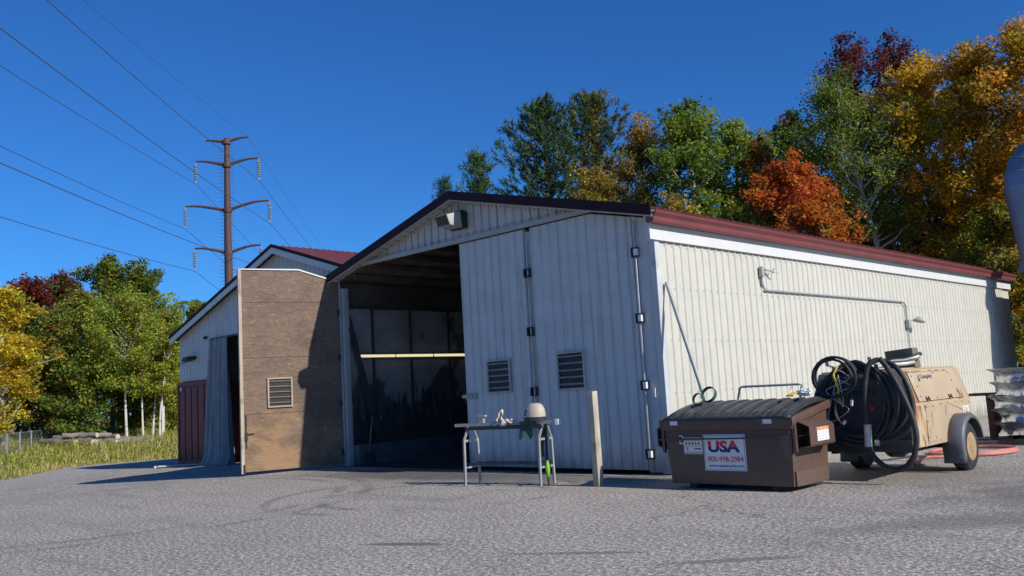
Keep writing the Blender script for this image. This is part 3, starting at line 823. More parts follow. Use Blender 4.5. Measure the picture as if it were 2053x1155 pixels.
MB().tube([(.93, -1.58, .70), (2.96, -1.555, .72)], .012, 6).build('lock_bar', M['brown'], D, smooth=True)
MB().prism([(2.985, -1.47, .07), (2.985, -.54, .07), (2.985, -.52, .27), (2.985, -1.47, .27)], (.018, 0, 0)).build('base_plate', M['brown'], D, bevel=.004)
for x in (1.30, 2.60):
    MB().box(x, x + .12, -1.42, -.72, 0, .069).build('skid', M['dark'], D)
def lidpt(u, v_):
    return V(1.0 + 2.0 * u, -1.56 + 1.18 * v_, .99 + .20 * v_ + .045 * math.sin(math.pi * min(1, v_ * 1.05)))
lm = MB().grid(lambda u, v_: lidpt(u, v_), 24, 14); n0 = len(lm.v)
lid = lm.build('lid', M['lid'], D, smooth=True, ang=60)
sm = lid.modifiers.new('thick', 'SOLIDIFY'); sm.thickness = .03; sm.offset = -1
for k in range(9):
    u = .055 + k * .1115
    rb = MB()
    for j in range(13):
        v_ = .015 + .97 * j / 12
        h = .036 if 0 < j < 12 else .004
        for du, hh in ((-.032, -.004), (-.022, h), (.022, h), (.032, -.004)):
            p = lidpt(u + du - .05 * (v_ - .5) * 0, v_); rb.v.append((p.x, p.y, p.z + hh))
    for j in range(12):
        for i in range(3): rb.f.append((j * 4 + i, j * 4 + i + 1, (j + 1) * 4 + i + 1, (j + 1) * 4 + i))
    rb.f.append((0, 1, 2, 3)); rb.f.append((48, 49, 50, 51))
    rb.build('lid_rib', M['lid'], lid, smooth=True, ang=50)
for x in (1.12, 2.62):
    MB().box(x, x + .13, -1.552, -1.546, .905, .965).build('reflector', M['sticker'], D)
mk = MB(); mk.box(1.235, 1.30, -1.508, -1.502, .74, .755); mk.box(1.285, 1.30, -1.508, -1.502, .69, .74); mk.box(1.235, 1.25, -1.508, -1.502, .63, .68); mk.box(1.25, 1.31, -1.508, -1.502, .63, .648)
mk.build('bracket_mark', M['sticker'], D)
def pocket(x0, sg):
    q = MB(); t_ = .014
    xo = x0 + sg * .19
    # hollow fork sleeve: sloped top, outer side, bottom flange, open to the front
    q.prism([(x0, -1.44, .93), (xo, -1.40, .845), (xo, -.68, .845), (x0, -.60, .93)], (0, 0, t_))
    q.prism([(xo, -1.40, .60), (xo, -1.40, .845), (xo, -.68, .845), (xo, -.68, .60)], (sg * t_, 0, 0))
    q.prism([(x0, -1.44, .56), (xo, -1.40, .60), (xo, -.68, .60), (x0, -.60, .56)], (0, 0, -t_))
    q.prism([(x0 + sg * .002, -1.12, .57), (xo - sg * .002, -1.12, .61), (xo - sg * .002, -1.12, .84), (x0 + sg * .002, -1.12, .92)], (0, t_, 0))
    q.prism([(x0 + sg * .004, -1.505, .50), (x0 + sg * .05, -1.50, .53), (x0 + sg * .05, -1.50, .88), (x0 + sg * .004, -1.505, .92)], (0, .045, 0))
    return q.build('fork_pocket', M['brown'], D, bevel=.004)
pk = pocket(3.002, 1); pocket(.975, -1)
# sign plate
sg = MB().box(1.64, 2.305, -1.514, -1.5025, .265, .765).build('sign', M['sticker'], D)
bdm = MB()
for a in ((1.652, 2.293, .748, .753), (1.652, 2.293, .277, .282), (1.652, 1.657, .282, .748), (2.288, 2.293, .282, .748)): bdm.box(a[0], a[1], -1.5165, -1.5145, a[2], a[3])
bdm.build('sign_border', M['ink_navy'], sg)
text('USA', two_tone('red_over_navy', (.60, .02, .035), (.012, .022, .10), .595), sg, (1.715, -1.515, .515), EX, EZ, -EY, 0.505, .165, 'lettering', bold=.045)
text('800-998-2984', M['ink_red'], sg, (1.70, -1.515, .385), EX, EZ, -EY, .565, .078, 'lettering', bold=.012)
text('www.usarecycle.com', M['ink_blue'], sg, (1.71, -1.515, .300), EX, EZ, -EY, .56, .055, 'lettering', bold=.018)
st = MB().box(1.305, 1.615, -1.508, -1.5025, .49, .725).build('safety_label', M['sticker'], D)
MB().box(1.31, 1.61, -1.5095, -1.5085, .675, .72).build('label_band', M['sticker_tan'], st)
MB().box(1.31, 1.61, -1.5095, -1.5085, .596, .608).build('label_band', M['sticker_tan'], st)
MB().box(1.31, 1.61, -1.5095, -1.5085, .495, .522).build('label_band', M['sticker_tan'], st)
for k in range(5): MB().box(1.335 + k * .053, 1.362 + k * .053, -1.5095, -1.5085, .625, .656).build('pictogram', M['ink_navy'], st)
MB().box(1.36, 1.375, -1.5095, -1.5085, .54, .585).build('pictogram', M['ink_navy'], st); MB().box(1.48, 1.60, -1.5095, -1.5085, .555, .572).build('pictogram', M['ink_navy'], st)
px = 3.002 + .19 + .0145
wl = MB().box(px, px + .003, -1.20, -.86, .645, .825).build('warning_label', M['sticker'], pk)
MB().box(px + .003, px + .0045, -1.195, -.865, .785, .822).build('label_band', M['ink_orange'], wl)
text('WARNING', M['sticker'], wl, (px + .0045, -1.13, .792), EY, EZ, EX, .20, .022)
for r_ in range(3):
    for c_ in range(3): MB().box(px + .003, px + .0045, -1.185 + c_ * .105, -1.115 + c_ * .105 - .02 * ((r_ + c_) % 2), .665 + r_ * .038, .672 + r_ * .038).build('label_line', M['conduit'], wl)

# things on and behind the lid
def strap_coil(loc, rad, w, tilt, label):
    P = [V(loc) + V(math.cos(a) * rad, math.sin(a) * rad * math.cos(tilt), math.sin(a) * rad * math.sin(tilt)) for a in [2 * math.pi * k / 28 for k in range(28)]]
    nrm = V(0, -math.sin(tilt), math.cos(tilt)).normalized()
    m_ = MB()
    for i in range(28):
        a, b_ = P[i], P[(i + 1) % 28]; c_ = V(loc)
        ao, bo = c_ + (a - c_) * 1.07, c_ + (b_ - c_) * 1.07
        m_.add([a - nrm * w, b_ - nrm * w, b_ + nrm * w, a + nrm * w, ao - nrm * w, bo - nrm * w, bo + nrm * w, ao + nrm * w],
               [(0, 1, 2, 3), (7, 6, 5, 4), (3, 2, 6, 7), (4, 5, 1, 0)])
    tag(m_.build('strap_coil', M['green'], smooth=True), label, 'strap', 'green strap coils on the dumpster lid')
strap_coil((1.27, -.98, 1.255), .085, .028, R(75), 'small green strap coil lying lower on the dumpster lid')
strap_coil((1.38, -.86, 1.315), .115, .03, R(62), 'larger green strap coil leaning over the smaller one on the lid')
tg = thing('yellow_tag', (2.72, -.80, 1.21), 'small yellow tag lying at the right end of the dumpster lid', 'tag')
MB().prism([(2.63, -.86, 1.235), (2.76, -.90, 1.235), (2.80, -.78, 1.265), (2.66, -.74, 1.27)], (0, 0, .02)).build('tag_plate', M['yellow'], tg, bevel=.004)
MB().tube(smooth_path([(2.70, -.76, 1.27), (2.69, -.74, 1.34), (2.66, -.73, 1.37), (2.64, -.75, 1.31), (2.66, -.78, 1.26)], 5), .006, 6).build('tag_loop', M['yellow'], tg, smooth=True)
rs = random.Random(3)
cb = MB()
def crum(u, v_):
    a, b_ = 2 * math.pi * u, math.pi * v_
    r_ = 1 + .28 * math.sin(5 * a + 3 * b_) + .2 * math.sin(9 * b_ - 4 * a)
    return (2.86 + .10 * r_ * math.sin(b_) * math.cos(a), -.74 + .07 * r_ * math.sin(b_) * math.sin(a), 1.285 + .045 * r_ * math.cos(b_))
tag(cb.grid(crum, 18, 9).build('crumpled_bag', M['white']), 'crumpled clear plastic bag at the back corner of the dumpster lid', 'bag')
fb = MB(); fb.bar((1.36, .0, .0), (1.41, .0, 1.40), .03); fb.bar((1.395, .0, 1.3905), (2.465, .0, 1.3905), .03, .03); fb.bar((2.45, .0, 1.376), (2.39, .0, .0), .03)
f_ = thing('push_frame', (1.9, 0, 0), 'thin grey steel push bar frame rising behind the dumpster', 'frame')
MB().tube(smooth_path([(1.33, 0, .02), (1.36, 0, 1.2), (1.41, 0, 1.38), (1.46, 0, 1.40), (2.40, 0, 1.395), (2.45, 0, 1.38), (2.41, 0, 1.2), (2.39, 0, .02)], 1), .018, 8).build('bar', M['conduit'], f_, smooth=True)
MB().box(1.28, 2.45, -.10, .25, .0, .05).build('base', M['dark'], f_)
lp = thing('leaning_pole', (.6, .0, 0), 'long grey pole leaning against the corner of the lit white wall', 'pole')
MB().tube([(1.55, -.42, .02), (.92, -.25, 1.24), (.045, .21, 3.24)], .035, 10).build('shaft', M['conduit'], lp, smooth=True)

# ------------------------------------------------------------------ wall lamp run on the lit side
wl_ = thing('wall_lamp', (.1, 7, 2.6), 'barn lamp with a long grey conduit run on the lit side wall', 'lamp')
MB().tube([(.045, 3.52, 3.55)] + smooth_path([(.045, 3.52, 3.38), (.045, 3.60, 3.27), (.045, 3.75, 3.255)], 4) + [(.045, 10.55, 3.255)] + smooth_path([(.045, 10.68, 3.24), (.045, 10.78, 3.16), (.045, 10.80, 3.05)], 4) + [(.045, 10.80, 2.80)], .021, 8).build('conduit', M['conduit'], wl_, smooth=True)
MB().box(.024, .09, 3.46, 3.58, 3.52, 3.72).build('junction_box', M['conduit'], wl_, bevel=.008)
br = MB(); br.bar((.08, 3.60, 3.66), (.12, 3.86, 3.64), .04, .03); br.bar((.115, 3.84, 3.60), (.115, 3.92, 3.70), .02); br.bar((.12, 3.86, 3.62), (.18, 3.98, 3.60), .02)
br.build('bracket', M['conduit'], wl_)
MB().box(.024, .11, 10.72, 10.88, 2.58, 2.80).build('junction_box', M['conduit'], wl_, bevel=.008)
MB().tube(smooth_path([(.09, 10.84, 2.72), (.15, 10.92, 2.80), (.22, 11.0, 2.82)], 4), .022, 8).build('arm', M['conduit'], wl_, smooth=True)
MB().lathe((.24, 11.06, 2.80), (.2, .3, 1), [(.02, .06), (.05, .05), (.10, .01), (.16, -.045), (.165, -.055), (.145, -.05), (.08, -.02)], 20).build('lamp_shade', M['conduit'], wl_, smooth=True)
MB().tube([(.045, 10.80, 2.57), (.045, 10.80, .1)], .016, 8).build('conduit', M['conduit'], wl_, smooth=True)

# ------------------------------------------------------------------ bollard
bo = MB()
for (x0, x1, y0, y1, z) in ((-.245, -.095, -1.86, -1.71, 0),):
    bo.add([(-.275, -1.715, -.1), (-.155, -1.725, -.1), (-.145, -1.605, -.1), (-.265, -1.595, -.1),
            (-.285, -1.715, 1.45), (-.165, -1.725, 1.46), (-.155, -1.605, 1.47), (-.275, -1.595, 1.46)],
           [(3, 2, 1, 0), (4, 5, 6, 7), (0, 1, 5, 4), (1, 2, 6, 5), (2, 3, 7, 6), (3, 0, 4, 7)])
tag(bo.build('wooden_post', M['wood_post'], bevel=.016), 'square weathered wooden post standing between the table and dumpster', 'post')

# ------------------------------------------------------------------ steel work table
TC = V(-2.60, -2.10, 0); TD = V(1.435, .315, 0); TDn = TD.normalized(); TP = V(-TDn.y, TDn.x, 0)
W_ = thing('work_table', tuple(TC + TD * .5), 'narrow steel trestle work table standing in front of the white doors', 'table')
def tp(a, b_, z): return TC + TDn * a + TP * b_ + EZ * z
TL_ = TD.length
for k, a in enumerate((0.0, TL_)):
    fr_ = MB()
    for sgn in (-1, 1):
        fr_.bar(tp(a, sgn * .20, .765), tp(a, sgn * .22, .01), .034)
        fr_.bar(tp(a, sgn * .205, .745), tp(a, sgn * .055, .985), .030)
    fr_.bar(tp(a, -.20, .745), tp(a, .20, .745), .036); fr_.bar(tp(a, -.19, .30), tp(a, .19, .30), .03)
    fr_.build('trestle', M['steel_paint'], W_)
    for sgn in (-1, 1): MB().obox(tp(a + .02, sgn * .22, .005), TDn * .07, TP * .03, EZ * .005).build('foot', M['steel_paint'], W_)
MB().bar(tp(-.28, -.04, 1.005), tp(TL_ + .30, -.04, 1.005), .06, .05).build('top_rail', M['steel_paint'], W_)
MB().bar(tp(-.05, .055, .985), tp(TL_ + .05, .055, .985), .05, .05).build('top_rail', M['dark'], W_)
MB().bar(tp(-.02, -.11, .945), tp(TL_ + .02, -.11, .945), .05, .05).build('side_rail', M['dark'], W_)
for sgn in (-.16, .16): MB().bar(tp(0, sgn, .36), tp(TL_, sgn, .36), .022).build('stretcher', M['dark'], W_)
MB().bar(tp(TL_ + .02, 0, .97), tp(TL_ + .02, -.02, .20), .03).build('centre_leg', M['dark'], W_)
MB().obox(tp(TL_ + .28, -.04, 1.01), TDn * .03, TP * .05, EZ * .045).build('end_cap', M['white'], W_)
# clamp head on the rail
cl = thing('clamp_head', tuple(tp(.28, -.04, 1.036)), 'small grey T shaped clamp standing on the left of the table', 'clamp')
MB().obox(tp(.28, -.04, 1.085), TDn * .04, TP * .03, EZ * .05).build('stem', M['steel_paint'], cl)
MB().obox(tp(.28, -.04, 1.150), TDn * .08, TP * .04, EZ * .0145).build('plate', M['steel_paint'], cl)
# pale crumpled cloths left on the rail
def cloth(name, label, fn, mat):
    o = MB().grid(fn, 22, 16).build(name, mat, smooth=True, ang=50)
    sm_ = o.modifiers.new('thick', 'SOLIDIFY'); sm_.thickness = .006
    tag(o, label, 'cloth', 'cloths on the table')
def upright(u, v_):
    w_ = .055 * (1 - .75 * v_) + .02
    x = .60 + (u - .5) * 2 * w_ + .10 * v_ + .012 * math.sin(13 * v_ + 5 * u)
    return tuple(tp(x, -.05 + .035 * math.sin(3.1 * u * math.pi + 2 * v_) * (1 - .4 * v_), 1.037 + .185 * v_ + .02 * math.sin(4 * u)))
cloth('crumpled_cloth', 'pale crumpled cloth standing up in a peak on the table rail', upright, M['leather'])
def lying(u, v_):
    x = .69 + .22 * u + .015 * math.sin(9 * v_)
    y = -.13 + .15 * v_
    z = 1.042 + .030 * abs(math.sin(7 * u + 3 * v_)) + .018 * math.sin(11 * v_ + 2 * u)
    if v_ < .25: z -= (.25 - v_) * .30 * (1 + .5 * math.sin(6 * u)); 
    return tuple(tp(x, y, max(z, .93)))
cloth('crumpled_cloth', 'pale crumpled cloth drooping over the table edge, right of the peaked one', lying, M['leather'])
# blasting helmet
HC = tp(1.34, -.03, 1.045)
hm = thing('blast_helmet', tuple(HC), 'cream blasting helmet with dark visor on the right of the table', 'helmet')
def shell(u, v_):
    a = 2 * math.pi * u; b_ = v_ * math.pi / 2
    rx, ry, rz = .185, .15, .235
    rr = math.cos(b_) ** .62
    z = rz * math.sin(b_)
    fwd = .02 * (1 - v_)
    return tuple(HC + TDn * (rr * rx * math.cos(a) - fwd) + TP * (rr * ry * math.sin(a)) + EZ * (z + .045))
MB().grid(shell, 36, 14).build('shell', M['cream'], hm, smooth=True, ang=180)
sk = MB()
for z, r_ in ((.0, .19), (.048, .195)):
    pass
sk.grid(lambda u, v_: tuple(HC + TDn * (.192 * math.cos(2 * math.pi * u) - .02) + TP * (.157 * math.sin(2 * math.pi * u)) + EZ * (.0 + .055 * v_)), 36, 1)
sk.build('neck_band', M['dark'], hm, smooth=True, ang=180)
def visor(u, v_):
    a = R(180) + R(-58 + 116 * u); b_ = .10 + .62 * v_
    rr = math.cos(b_) ** .62 * 1.035
    return tuple(HC + TDn * (rr * .185 * math.cos(a) - .02 * (1 - v_)) + TP * (rr * .15 * math.sin(a)) + EZ * (.235 * math.sin(b_) + .045))
MB().grid(visor, 18, 8).build('visor', M['glass_dark'], hm, smooth=True, ang=180)
for vv in (0, 1):
    MB().tube([visor(k / 16, vv) for k in range(17)], .009, 6).build('visor_frame', M['conduit'], hm, smooth=True)
cp_ = MB()
def cape(u, v_):
    x = 1.06 + .30 * u; z = 1.04 - v_ * (.20 + .10 * math.sin(5 * u + 1) ** 2)
    return tuple(tp(x, -.09 - .02 * math.sin(9 * u) - .05 * v_, z))
cp_.grid(cape, 16, 8)
tag(cp_.build('green_cape', M['green'], hm, smooth=True, ang=180), 'dark green cloth cape drooping under the helmet')
sr_ = MB()
sr_.grid(lambda u, v_: tuple(tp(TL_ - .14 + .12 * u + .02 * math.sin(6 * v_), .02 + .015 * math.sin(11 * u), .95 - .50 * v_)), 8, 10)
tag(sr_.build('green_strap', M['green'], smooth=True, ang=180), 'dark green cloth strip hanging inside the right table leg', 'strap')
lt = thing('lime_grip', tuple(tp(TL_ + .06, -.06, .0)), 'bright lime tool grip hanging low at the right table leg', 'tool')
MB().lathe(tp(TL_ + .045, -.05, .14), (0, 0, 1), [(.015, 0), (.033, .04), (.042, .12), (.030, .20), (.014, .26)], 12).build('grip', M['lime'], lt, smooth=True)
MB().tube([tp(TL_ + .045, -.05, .02), tp(TL_ + .045, -.05, .14)], .016, 8).build('tip', M['dark'], lt, smooth=True)

# ------------------------------------------------------------------ trailer compressor
C = thing('air_compressor', (3.3, 1.4, 0), 'tan towable air compressor with rust streaks and grey fender', 'compressor')
cx0, cx1, cy0, cy1 = 2.56, 4.0, 0.0, 2.42
cs = [(cx0, .44), (cx1, .44), (cx1, 1.03), (cx1 - .14, 1.52), (cx0 + .14, 1.52), (cx0, 1.03)]
RUST = pmat('rusty_tan_panel', (.53, .405, .25), .5, var=.06, layers=[((.30, .12, .035), (9, 6, 1.3), .44, .56, .9), ((.10, .045, .02), (14, 9, 3), .54, .64, .85), ((.42, .33, .22), (1.5, 1.5, .7), .5, .8, .4)])
# housing made of outer walls with the rear panel set in
hs = MB()
hs.prism([(x, cy0 + .05, z) for x, z in cs], (0, cy1 - cy0 - .10, 0))
core = hs.build('housing', M['tan'], C, bevel=.015)
fro = [(cx1, .44), (cx1, 1.03), (cx1 - .14, 1.52), (cx1 - .42, 1.52)]
MB().prism([(cx0, cy1 - .049, .5), (cx1, cy1 - .049, .5), (cx1, cy1 - .049, 1.03), (cx1 - .14, cy1 - .049, 1.50), (cx0 + .14, cy1 - .049, 1.50), (cx0, cy1 - .049, 1.03)], (0, .03, 0)).build('front_panel', M['tan'], C)
rp = MB().prism([(cx0 + .03, cy0 + .049, .56), (cx1 - .03, cy0 + .049, .56), (cx1 - .03, cy0 + .049, 1.02), (cx1 - .165, cy0 + .049, 1.44), (cx0 + .165, cy0 + .049, 1.44), (cx0 + .03, cy0 + .049, 1.02)], (0, -.035, 0)).build('rear_panel', M['panel_dark'], C, bevel=.008)
MB().box(cx0 + .02, cx1 - .02, cy0 - .02, cy0 + .048, .40, .555).build('bumper', M['panel_dark'], C, bevel=.01)
text('CompAir', M['ink_black'], rp, (3.02, cy0 + .0135, 1.17), EX, EZ, -EY, .56, .12, bold=.03)
for x in (3.45, 2.80): MB().lathe((x, cy0 + .013, 1.02), (0, -1, 0), [(.055, 0), (.06, .02), (.04, .03)], 16).build('tail_light', M['red_lens'], rp, smooth=True)
# right flank: rusty quarter panel, lower band, sloping access door
sp_ = MB().prism([(cx1 + .001, .045, .45), (cx1 + .001, .36, .45), (cx1 + .001, .50, .62), (cx1 + .001, .50, 1.015), (cx1 + .001, .045, 1.015)], (.008, 0, 0)).build('quarter_panel', RUST, C)
TS = V(-.14, 0, .49).normalized(); NS = V(.49, 0, .14).normalized()
def sl(y, s_, d): return V(cx1, 0, 1.03) + TS * s_ + NS * d + EY * y
ds = MB()
ds.prism([sl(.30, .03, .012), sl(2.10, .03, .012), sl(1.86, .485, .012), sl(.26, .485, .012)], NS * .014)
ad = ds.build('access_door', M['tan'], C, bevel=.004)
hp = MB(); hp.prism([sl(.28, .455, .027), sl(1.80, .455, .027), sl(1.80, .475, .027), sl(.28, .475, .027)], NS * .008); hp.build('hinge_strip', RUST, ad)
for y in (.62, 1.52):
    q = MB(); q.obox(sl(y - .05, .055, .033), EY * .009, TS * .035, NS * .007); q.obox(sl(y + .05, .055, .033), EY * .009, TS * .035, NS * .007); q.obox(sl(y, .055, .033), EY * .041, TS * .009, NS * .006)
    q.build('latch', M['ink_black'], ad)
for (y, s_) in ((.35, .40), (.42, .25), (.40, .10), (1.0, .06), (1.90, .12), (1.84, .30), (1.80, .42), (1.2, .43)):
    MB().lathe(sl(y, s_, .026), NS, [(.012, 0), (.010, .006)], 8).build('bolt', M['ink_black'], ad)
text('CompAir', M['ink_navy'], ad, sl(.66, .335, .0265), EY, TS, NS, .46, .085, bold=.02)
MB().prism([sl(.56, .32, .0275), sl(.63, .32, .0275), sl(.595, .43, .0275)], NS * .001).build('logo_mark', M['ink_navy'], ad)
MB().prism([(cx1 + .001, .505, .50), (cx1 + .001, 1.02, .50), (cx1 + .001, 1.15, .86), (cx1 + .001, 1.50, .98), (cx1 + .001, 2.36, .80), (cx1 + .001, 2.36, 1.015), (cx1 + .001, .505, 1.015)], (.007, 0, 0)).build('flank_panel', M['tan'], C)
MB().prism([sl(1.92, .02, .028), sl(2.10, .02, .028), sl(2.06, .14, .028), sl(1.90, .17, .028)], NS * .001).build('rust_patch', RUST, ad)
for (y, z) in ((.54, .56), (.54, .78), (.54, .98), (.80, .98), (1.10, 1.0), (1.40, 1.0), (1.70, 1.0), (2.0, 1.0), (2.30, .97), (.80, .54), (.10, .98), (.30, .98), (.10, .50), (.10, .72)):
    MB().lathe((cx1 + .008, y, z), (1, 0, 0), [(.011, 0), (.009, .006)], 8).build('bolt', M['ink_black'], C)
MB().box(cx1 + .0085, cx1 + .011, .502, .508, .46, 1.01).build('seam', M['ink_black'], C)
MB().prism([sl(.04, .02, .004), sl(.285, .02, .004), sl(.25, .49, .004), sl(.06, .49, .004)], NS * .008).build('corner_panel', RUST, C)
for (y, z, w_, h_) in ((.70, .90, .03, .22), (1.28, .97, .025, .16), (.58, .70, .02, .18), (2.20, .84, .03, .16)):
    MB().prism([(cx1 + .0085, y, z), (cx1 + .0085, y + w_, z), (cx1 + .0085, y + w_ * .7, z - h_), (cx1 + .0085, y + w_ * .4, z - h_ * .8)], (.001, 0, 0)).build('rust_run', RUST, C)
text('375', M['sticker'], C, (cx1 + .009, 1.98, .83), EY, EZ, EX, .30, .10, bold=.04)
top = MB(); top.box(cx0 + .16, cx1 - .16, .10, 2.30, 1.521, 1.545); top.build('roof_plate', M['tan'], C, bevel=.006)
# wheels with fenders
def wheel(xf, sg):
    wy, wz, wr = 1.70, .345, .345
    w = MB()
    prof_ = [(.20, 0), (.245, -.012), (.30, .0), (.335, .018), (.345, .05), (.345, .17), (.335, .20), (.30, .225), (.2, .22)]
    w.lathe((xf, wy, wz), (-sg, 0, 0), prof_, 36)
    tyre = w.build('tyre', M['rubber'], C, smooth=True)
    tr_ = MB()
    for k in range(36):
        a = 2 * math.pi * k / 36
        for j, off in enumerate((.055, .11, .165)):
            aa = a + (j % 2) * .087
            tr_.obox((xf - sg * off, wy + .349 * math.cos(aa), wz + .349 * math.sin(aa)), EX * .020, V(0, -math.sin(aa), math.cos(aa)) * .022, V(0, math.cos(aa), math.sin(aa)) * .006)
    tag(tr_.build('tread_block', M['rubber'], tyre), None, kind='stuff')
    r_ = MB(); r_.lathe((xf, wy, wz), (-sg, 0, 0), [(.205, -.004), (.19, -.006), (.18, .03), (.165, .05), (.12, .045), (.10, .02), (.06, .015), (.05, -.01), (.0, -.012)], 32)
    rim = r_.build('rim', M['rim'], C, smooth=True)
    for k in range(5):
        a = 2 * math.pi * k / 5
        MB().lathe((xf + sg * .002, wy + .075 * math.cos(a), wz + .075 * math.sin(a)), (sg, 0, 0), [(.012, -.02), (.012, .012), (.006, .016)], 8).build('wheel_nut', M['galv'], rim)
    for k in range(8):
        a = 2 * math.pi * (k + .5) / 8
        MB().lathe((xf - sg * .038, wy + .142 * math.cos(a), wz + .142 * math.sin(a)), (sg, 0, 0), [(.014, -.012), (.014, -.002)], 10).build('rim_hole', M['ink_black'], rim)
    fd = MB(); n_ = 26
    pts = []
    for k in range(n_ + 1):
        a = math.pi * (-.10 + 1.06 * k / n_)
        rr = .455
        pts.append((wy + .01 - rr * math.cos(a) * 1.06, wz + .03 + rr * math.sin(a)))
    pts = [(pts[0][0] - .015, pts[0][1] - .10)] + pts; n_ += 1
    xa, xb = xf + sg * .02, xf - sg * .25
    for i in range(n_):
        (y1, z1), (y2, z2) = pts[i], pts[i + 1]
        k1 = V(0, y1 - wy, z1 - wz).normalized(); k2 = V(0, y2 - wy, z2 - wz).normalized()
        ed_ = sg * .03
        A1, A2 = V(xa, y1, z1) - k1 * .03 + V(ed_, 0, 0), V(xa, y2, z2) - k2 * .03 + V(ed_, 0, 0)
        fd.add([(xb, y1, z1), (xb, y2, z2), (xa, y2, z2), (xa, y1, z1)], [(0, 1, 2, 3)])
        fd.add([(xa, y1, z1), (xa, y2, z2), A2, A1], [(0, 1, 2, 3)])
        fd.add([A1, A2, A2 - k2 * .045, A1 - k1 * .045], [(0, 1, 2, 3)])
    fo = fd.build('fender', M['fender'], C, smooth=True, ang=60)
    sm_ = fo.modifiers.new('thick', 'SOLIDIFY'); sm_.thickness = .012
wheel(4.17, 1); wheel(2.39, -1)
ax_ = MB(); ax_.bar((2.6, 1.70, .36), (3.96, 1.70, .36), .07); ax_.build('axle', M['dark'], C)
cf = MB(); cf.bar((2.80, .1, .40), (2.80, 2.5, .40), .08, .08); cf.bar((3.76, .1, .40), (3.76, 2.5, .40), .08, .08); cf.build('chassis', M['dark'], C)
tn = MB(); tn.bar((3.70, 2.44, .42), (3.28, 3.85, .44), .09, .09); tn.bar((2.86, 2.44, .42), (3.24, 3.85, .44), .09, .09); tn.build('drawbar', M['dark'], C)
jk = MB(); jk.tube([(3.62, 3.0, .05), (3.62, 3.0, 1.0)], .04, 10); jk.tube([(3.62, 3.0, .95), (3.74, 3.02, .95), (3.76, 3.02, .90)], .014, 8); jk.obox((3.62, 3.0, .03), EX * .10, EY * .10, EZ * .02); jk.build('jack', M['dark'], C)
MB().lathe((3.26, 3.92, .46), (0, 0, 1), [(.09, -.05), (.10, 0), (.09, .05)], 14).build('tow_eye', M['dark'], C, smooth=True)
ex = MB(); ex.tube([(3.72, 2.50, .95), (3.72, 2.50, 1.20)], .07, 14); ex.build('exhaust_stack', M['tan'], C, smooth=True)
MB().prism([(3.60, 2.46, 1.19), (3.60, 2.46, 1.31), (3.60, 2.62, 1.31), (3.60, 2.70, 1.20)], (.22, 0, 0)).build('exhaust_hood', M['conduit'], C, bevel=.01)
oil = MB(); oil.lathe((3.45, .75, .40), (0, 0, -1), [(.17, 0), (.16, .08), (.10, .13)], 14); oil.build('drain_pan', M['dark'], C, smooth=True)
# hose brackets on the rear top edge
for x in (2.98, 3.60):
    b_ = MB(); b_.bar((x, .03, 1.30), (x, -.03, 1.62), .05, .014, (0, 1, 0)); b_.bar((x, -.03, 1.615), (x, -.22, 1.64), .05, .014); b_.bar((x, -.22, 1.64), (x, -.24, 1.72), .05, .014, (0, 1, 0))
    b_.build('hose_hook', M['galv'], C)

# hoses hung on the machine
def ring(cx, cz, rx, rz, y, r_, turns, seed, drop=0.0, n=26):
    rg = random.Random(seed); P = []
    for k in range(turns * n):
        t_ = k / n; a = 2 * math.pi * t_ + math.pi / 2
        w_ = 1 + .06 * math.sin(3.1 * t_ + seed) + .035 * math.sin(7.3 * t_)
        x = cx + rx * w_ * math.cos(a) + .03 * math.sin(2.3 * t_)
        z = cz + rz * w_ * math.sin(a) - drop * abs(math.sin(1.7 * t_)) * (1 - math.sin(a)) / 2
        P.append((x, y - .10 * abs(math.sin(t_ * 2.7 + seed)) - .03 * math.cos(a), z))
    return P
def messy(cx, cz, turns, seed):
    rg = random.Random(seed); K = []
    for k in range(turns):
        rx, rz = rg.uniform(.44, .64), rg.uniform(.44, .60)
        ox, oz, oy = rg.uniform(-.07, .09), rg.uniform(-.10, .05), -.07 - .16 * rg.random()
        for j in range(7):
            a = math.pi / 2 - 2 * math.pi * (j + .3 * rg.random()) / 7
            top_ = max(0, math.sin(a))
            K.append((cx + ox * (1 - .5 * top_) + rx * math.cos(a) * rg.uniform(.94, 1.05), oy + rg.uniform(-.03, .03) + .02 * top_, cz + oz * (1 - top_) + rz * math.sin(a) * rg.uniform(.95, 1.04)))
    return smooth_path(K, 6)
h1 = MB().tube(messy(3.34, 1.08, 9, 4), .029, 8)
tag(h1.build('air_hose', M['rubber'], smooth=True), 'thick black hose wound in large loops across the compressor rear', 'hose', 'hoses hung on the compressor')
h2 = MB().tube(ring(3.10, 1.46, .30, .27, -.26, .017, 3, 5), .019, 8)
tag(h2.build('air_hose', M['rubber'], smooth=True), 'thin black hose coiled in a small ring at the upper left hook', 'hose', 'hoses hung on the compressor')
P = smooth_path([(3.710, -.20, 1.68), (3.590, -.27, 1.60), (3.530, -.31, 1.30), (3.510, -.32, .95), (3.500, -.33, .62), (3.550, -.34, .40), (3.710, -.35, .24), (3.890, -.35, .20), (4.070, -.34, .32), (4.160, -.33, .62), (4.110, -.32, .95), (3.970, -.28, 1.30), (3.830, -.24, 1.56), (3.730, -.20, 1.69)], 6)
h3r = thing('air_hose', (3.830, -.33, .2), 'heavy black hose drooping nearly to the ground from the right hook', 'hose', 'hoses hung on the compressor')
MB().tube(P, .038, 10).build('hose', M['rubber'], h3r, smooth=True)
MB().tube([(3.515, -.322, .80), (3.505, -.327, .50)], .050, 12).build('coupling', M['galv'], h3r, smooth=True)
P = smooth_path([(3.750, -.12, 1.66), (3.930, -.16, 1.55), (4.060, -.18, 1.30), (4.100, -.19, 1.0), (4.030, -.20, .75), (3.830, -.22, .60), (3.630, -.24, .55)], 6)
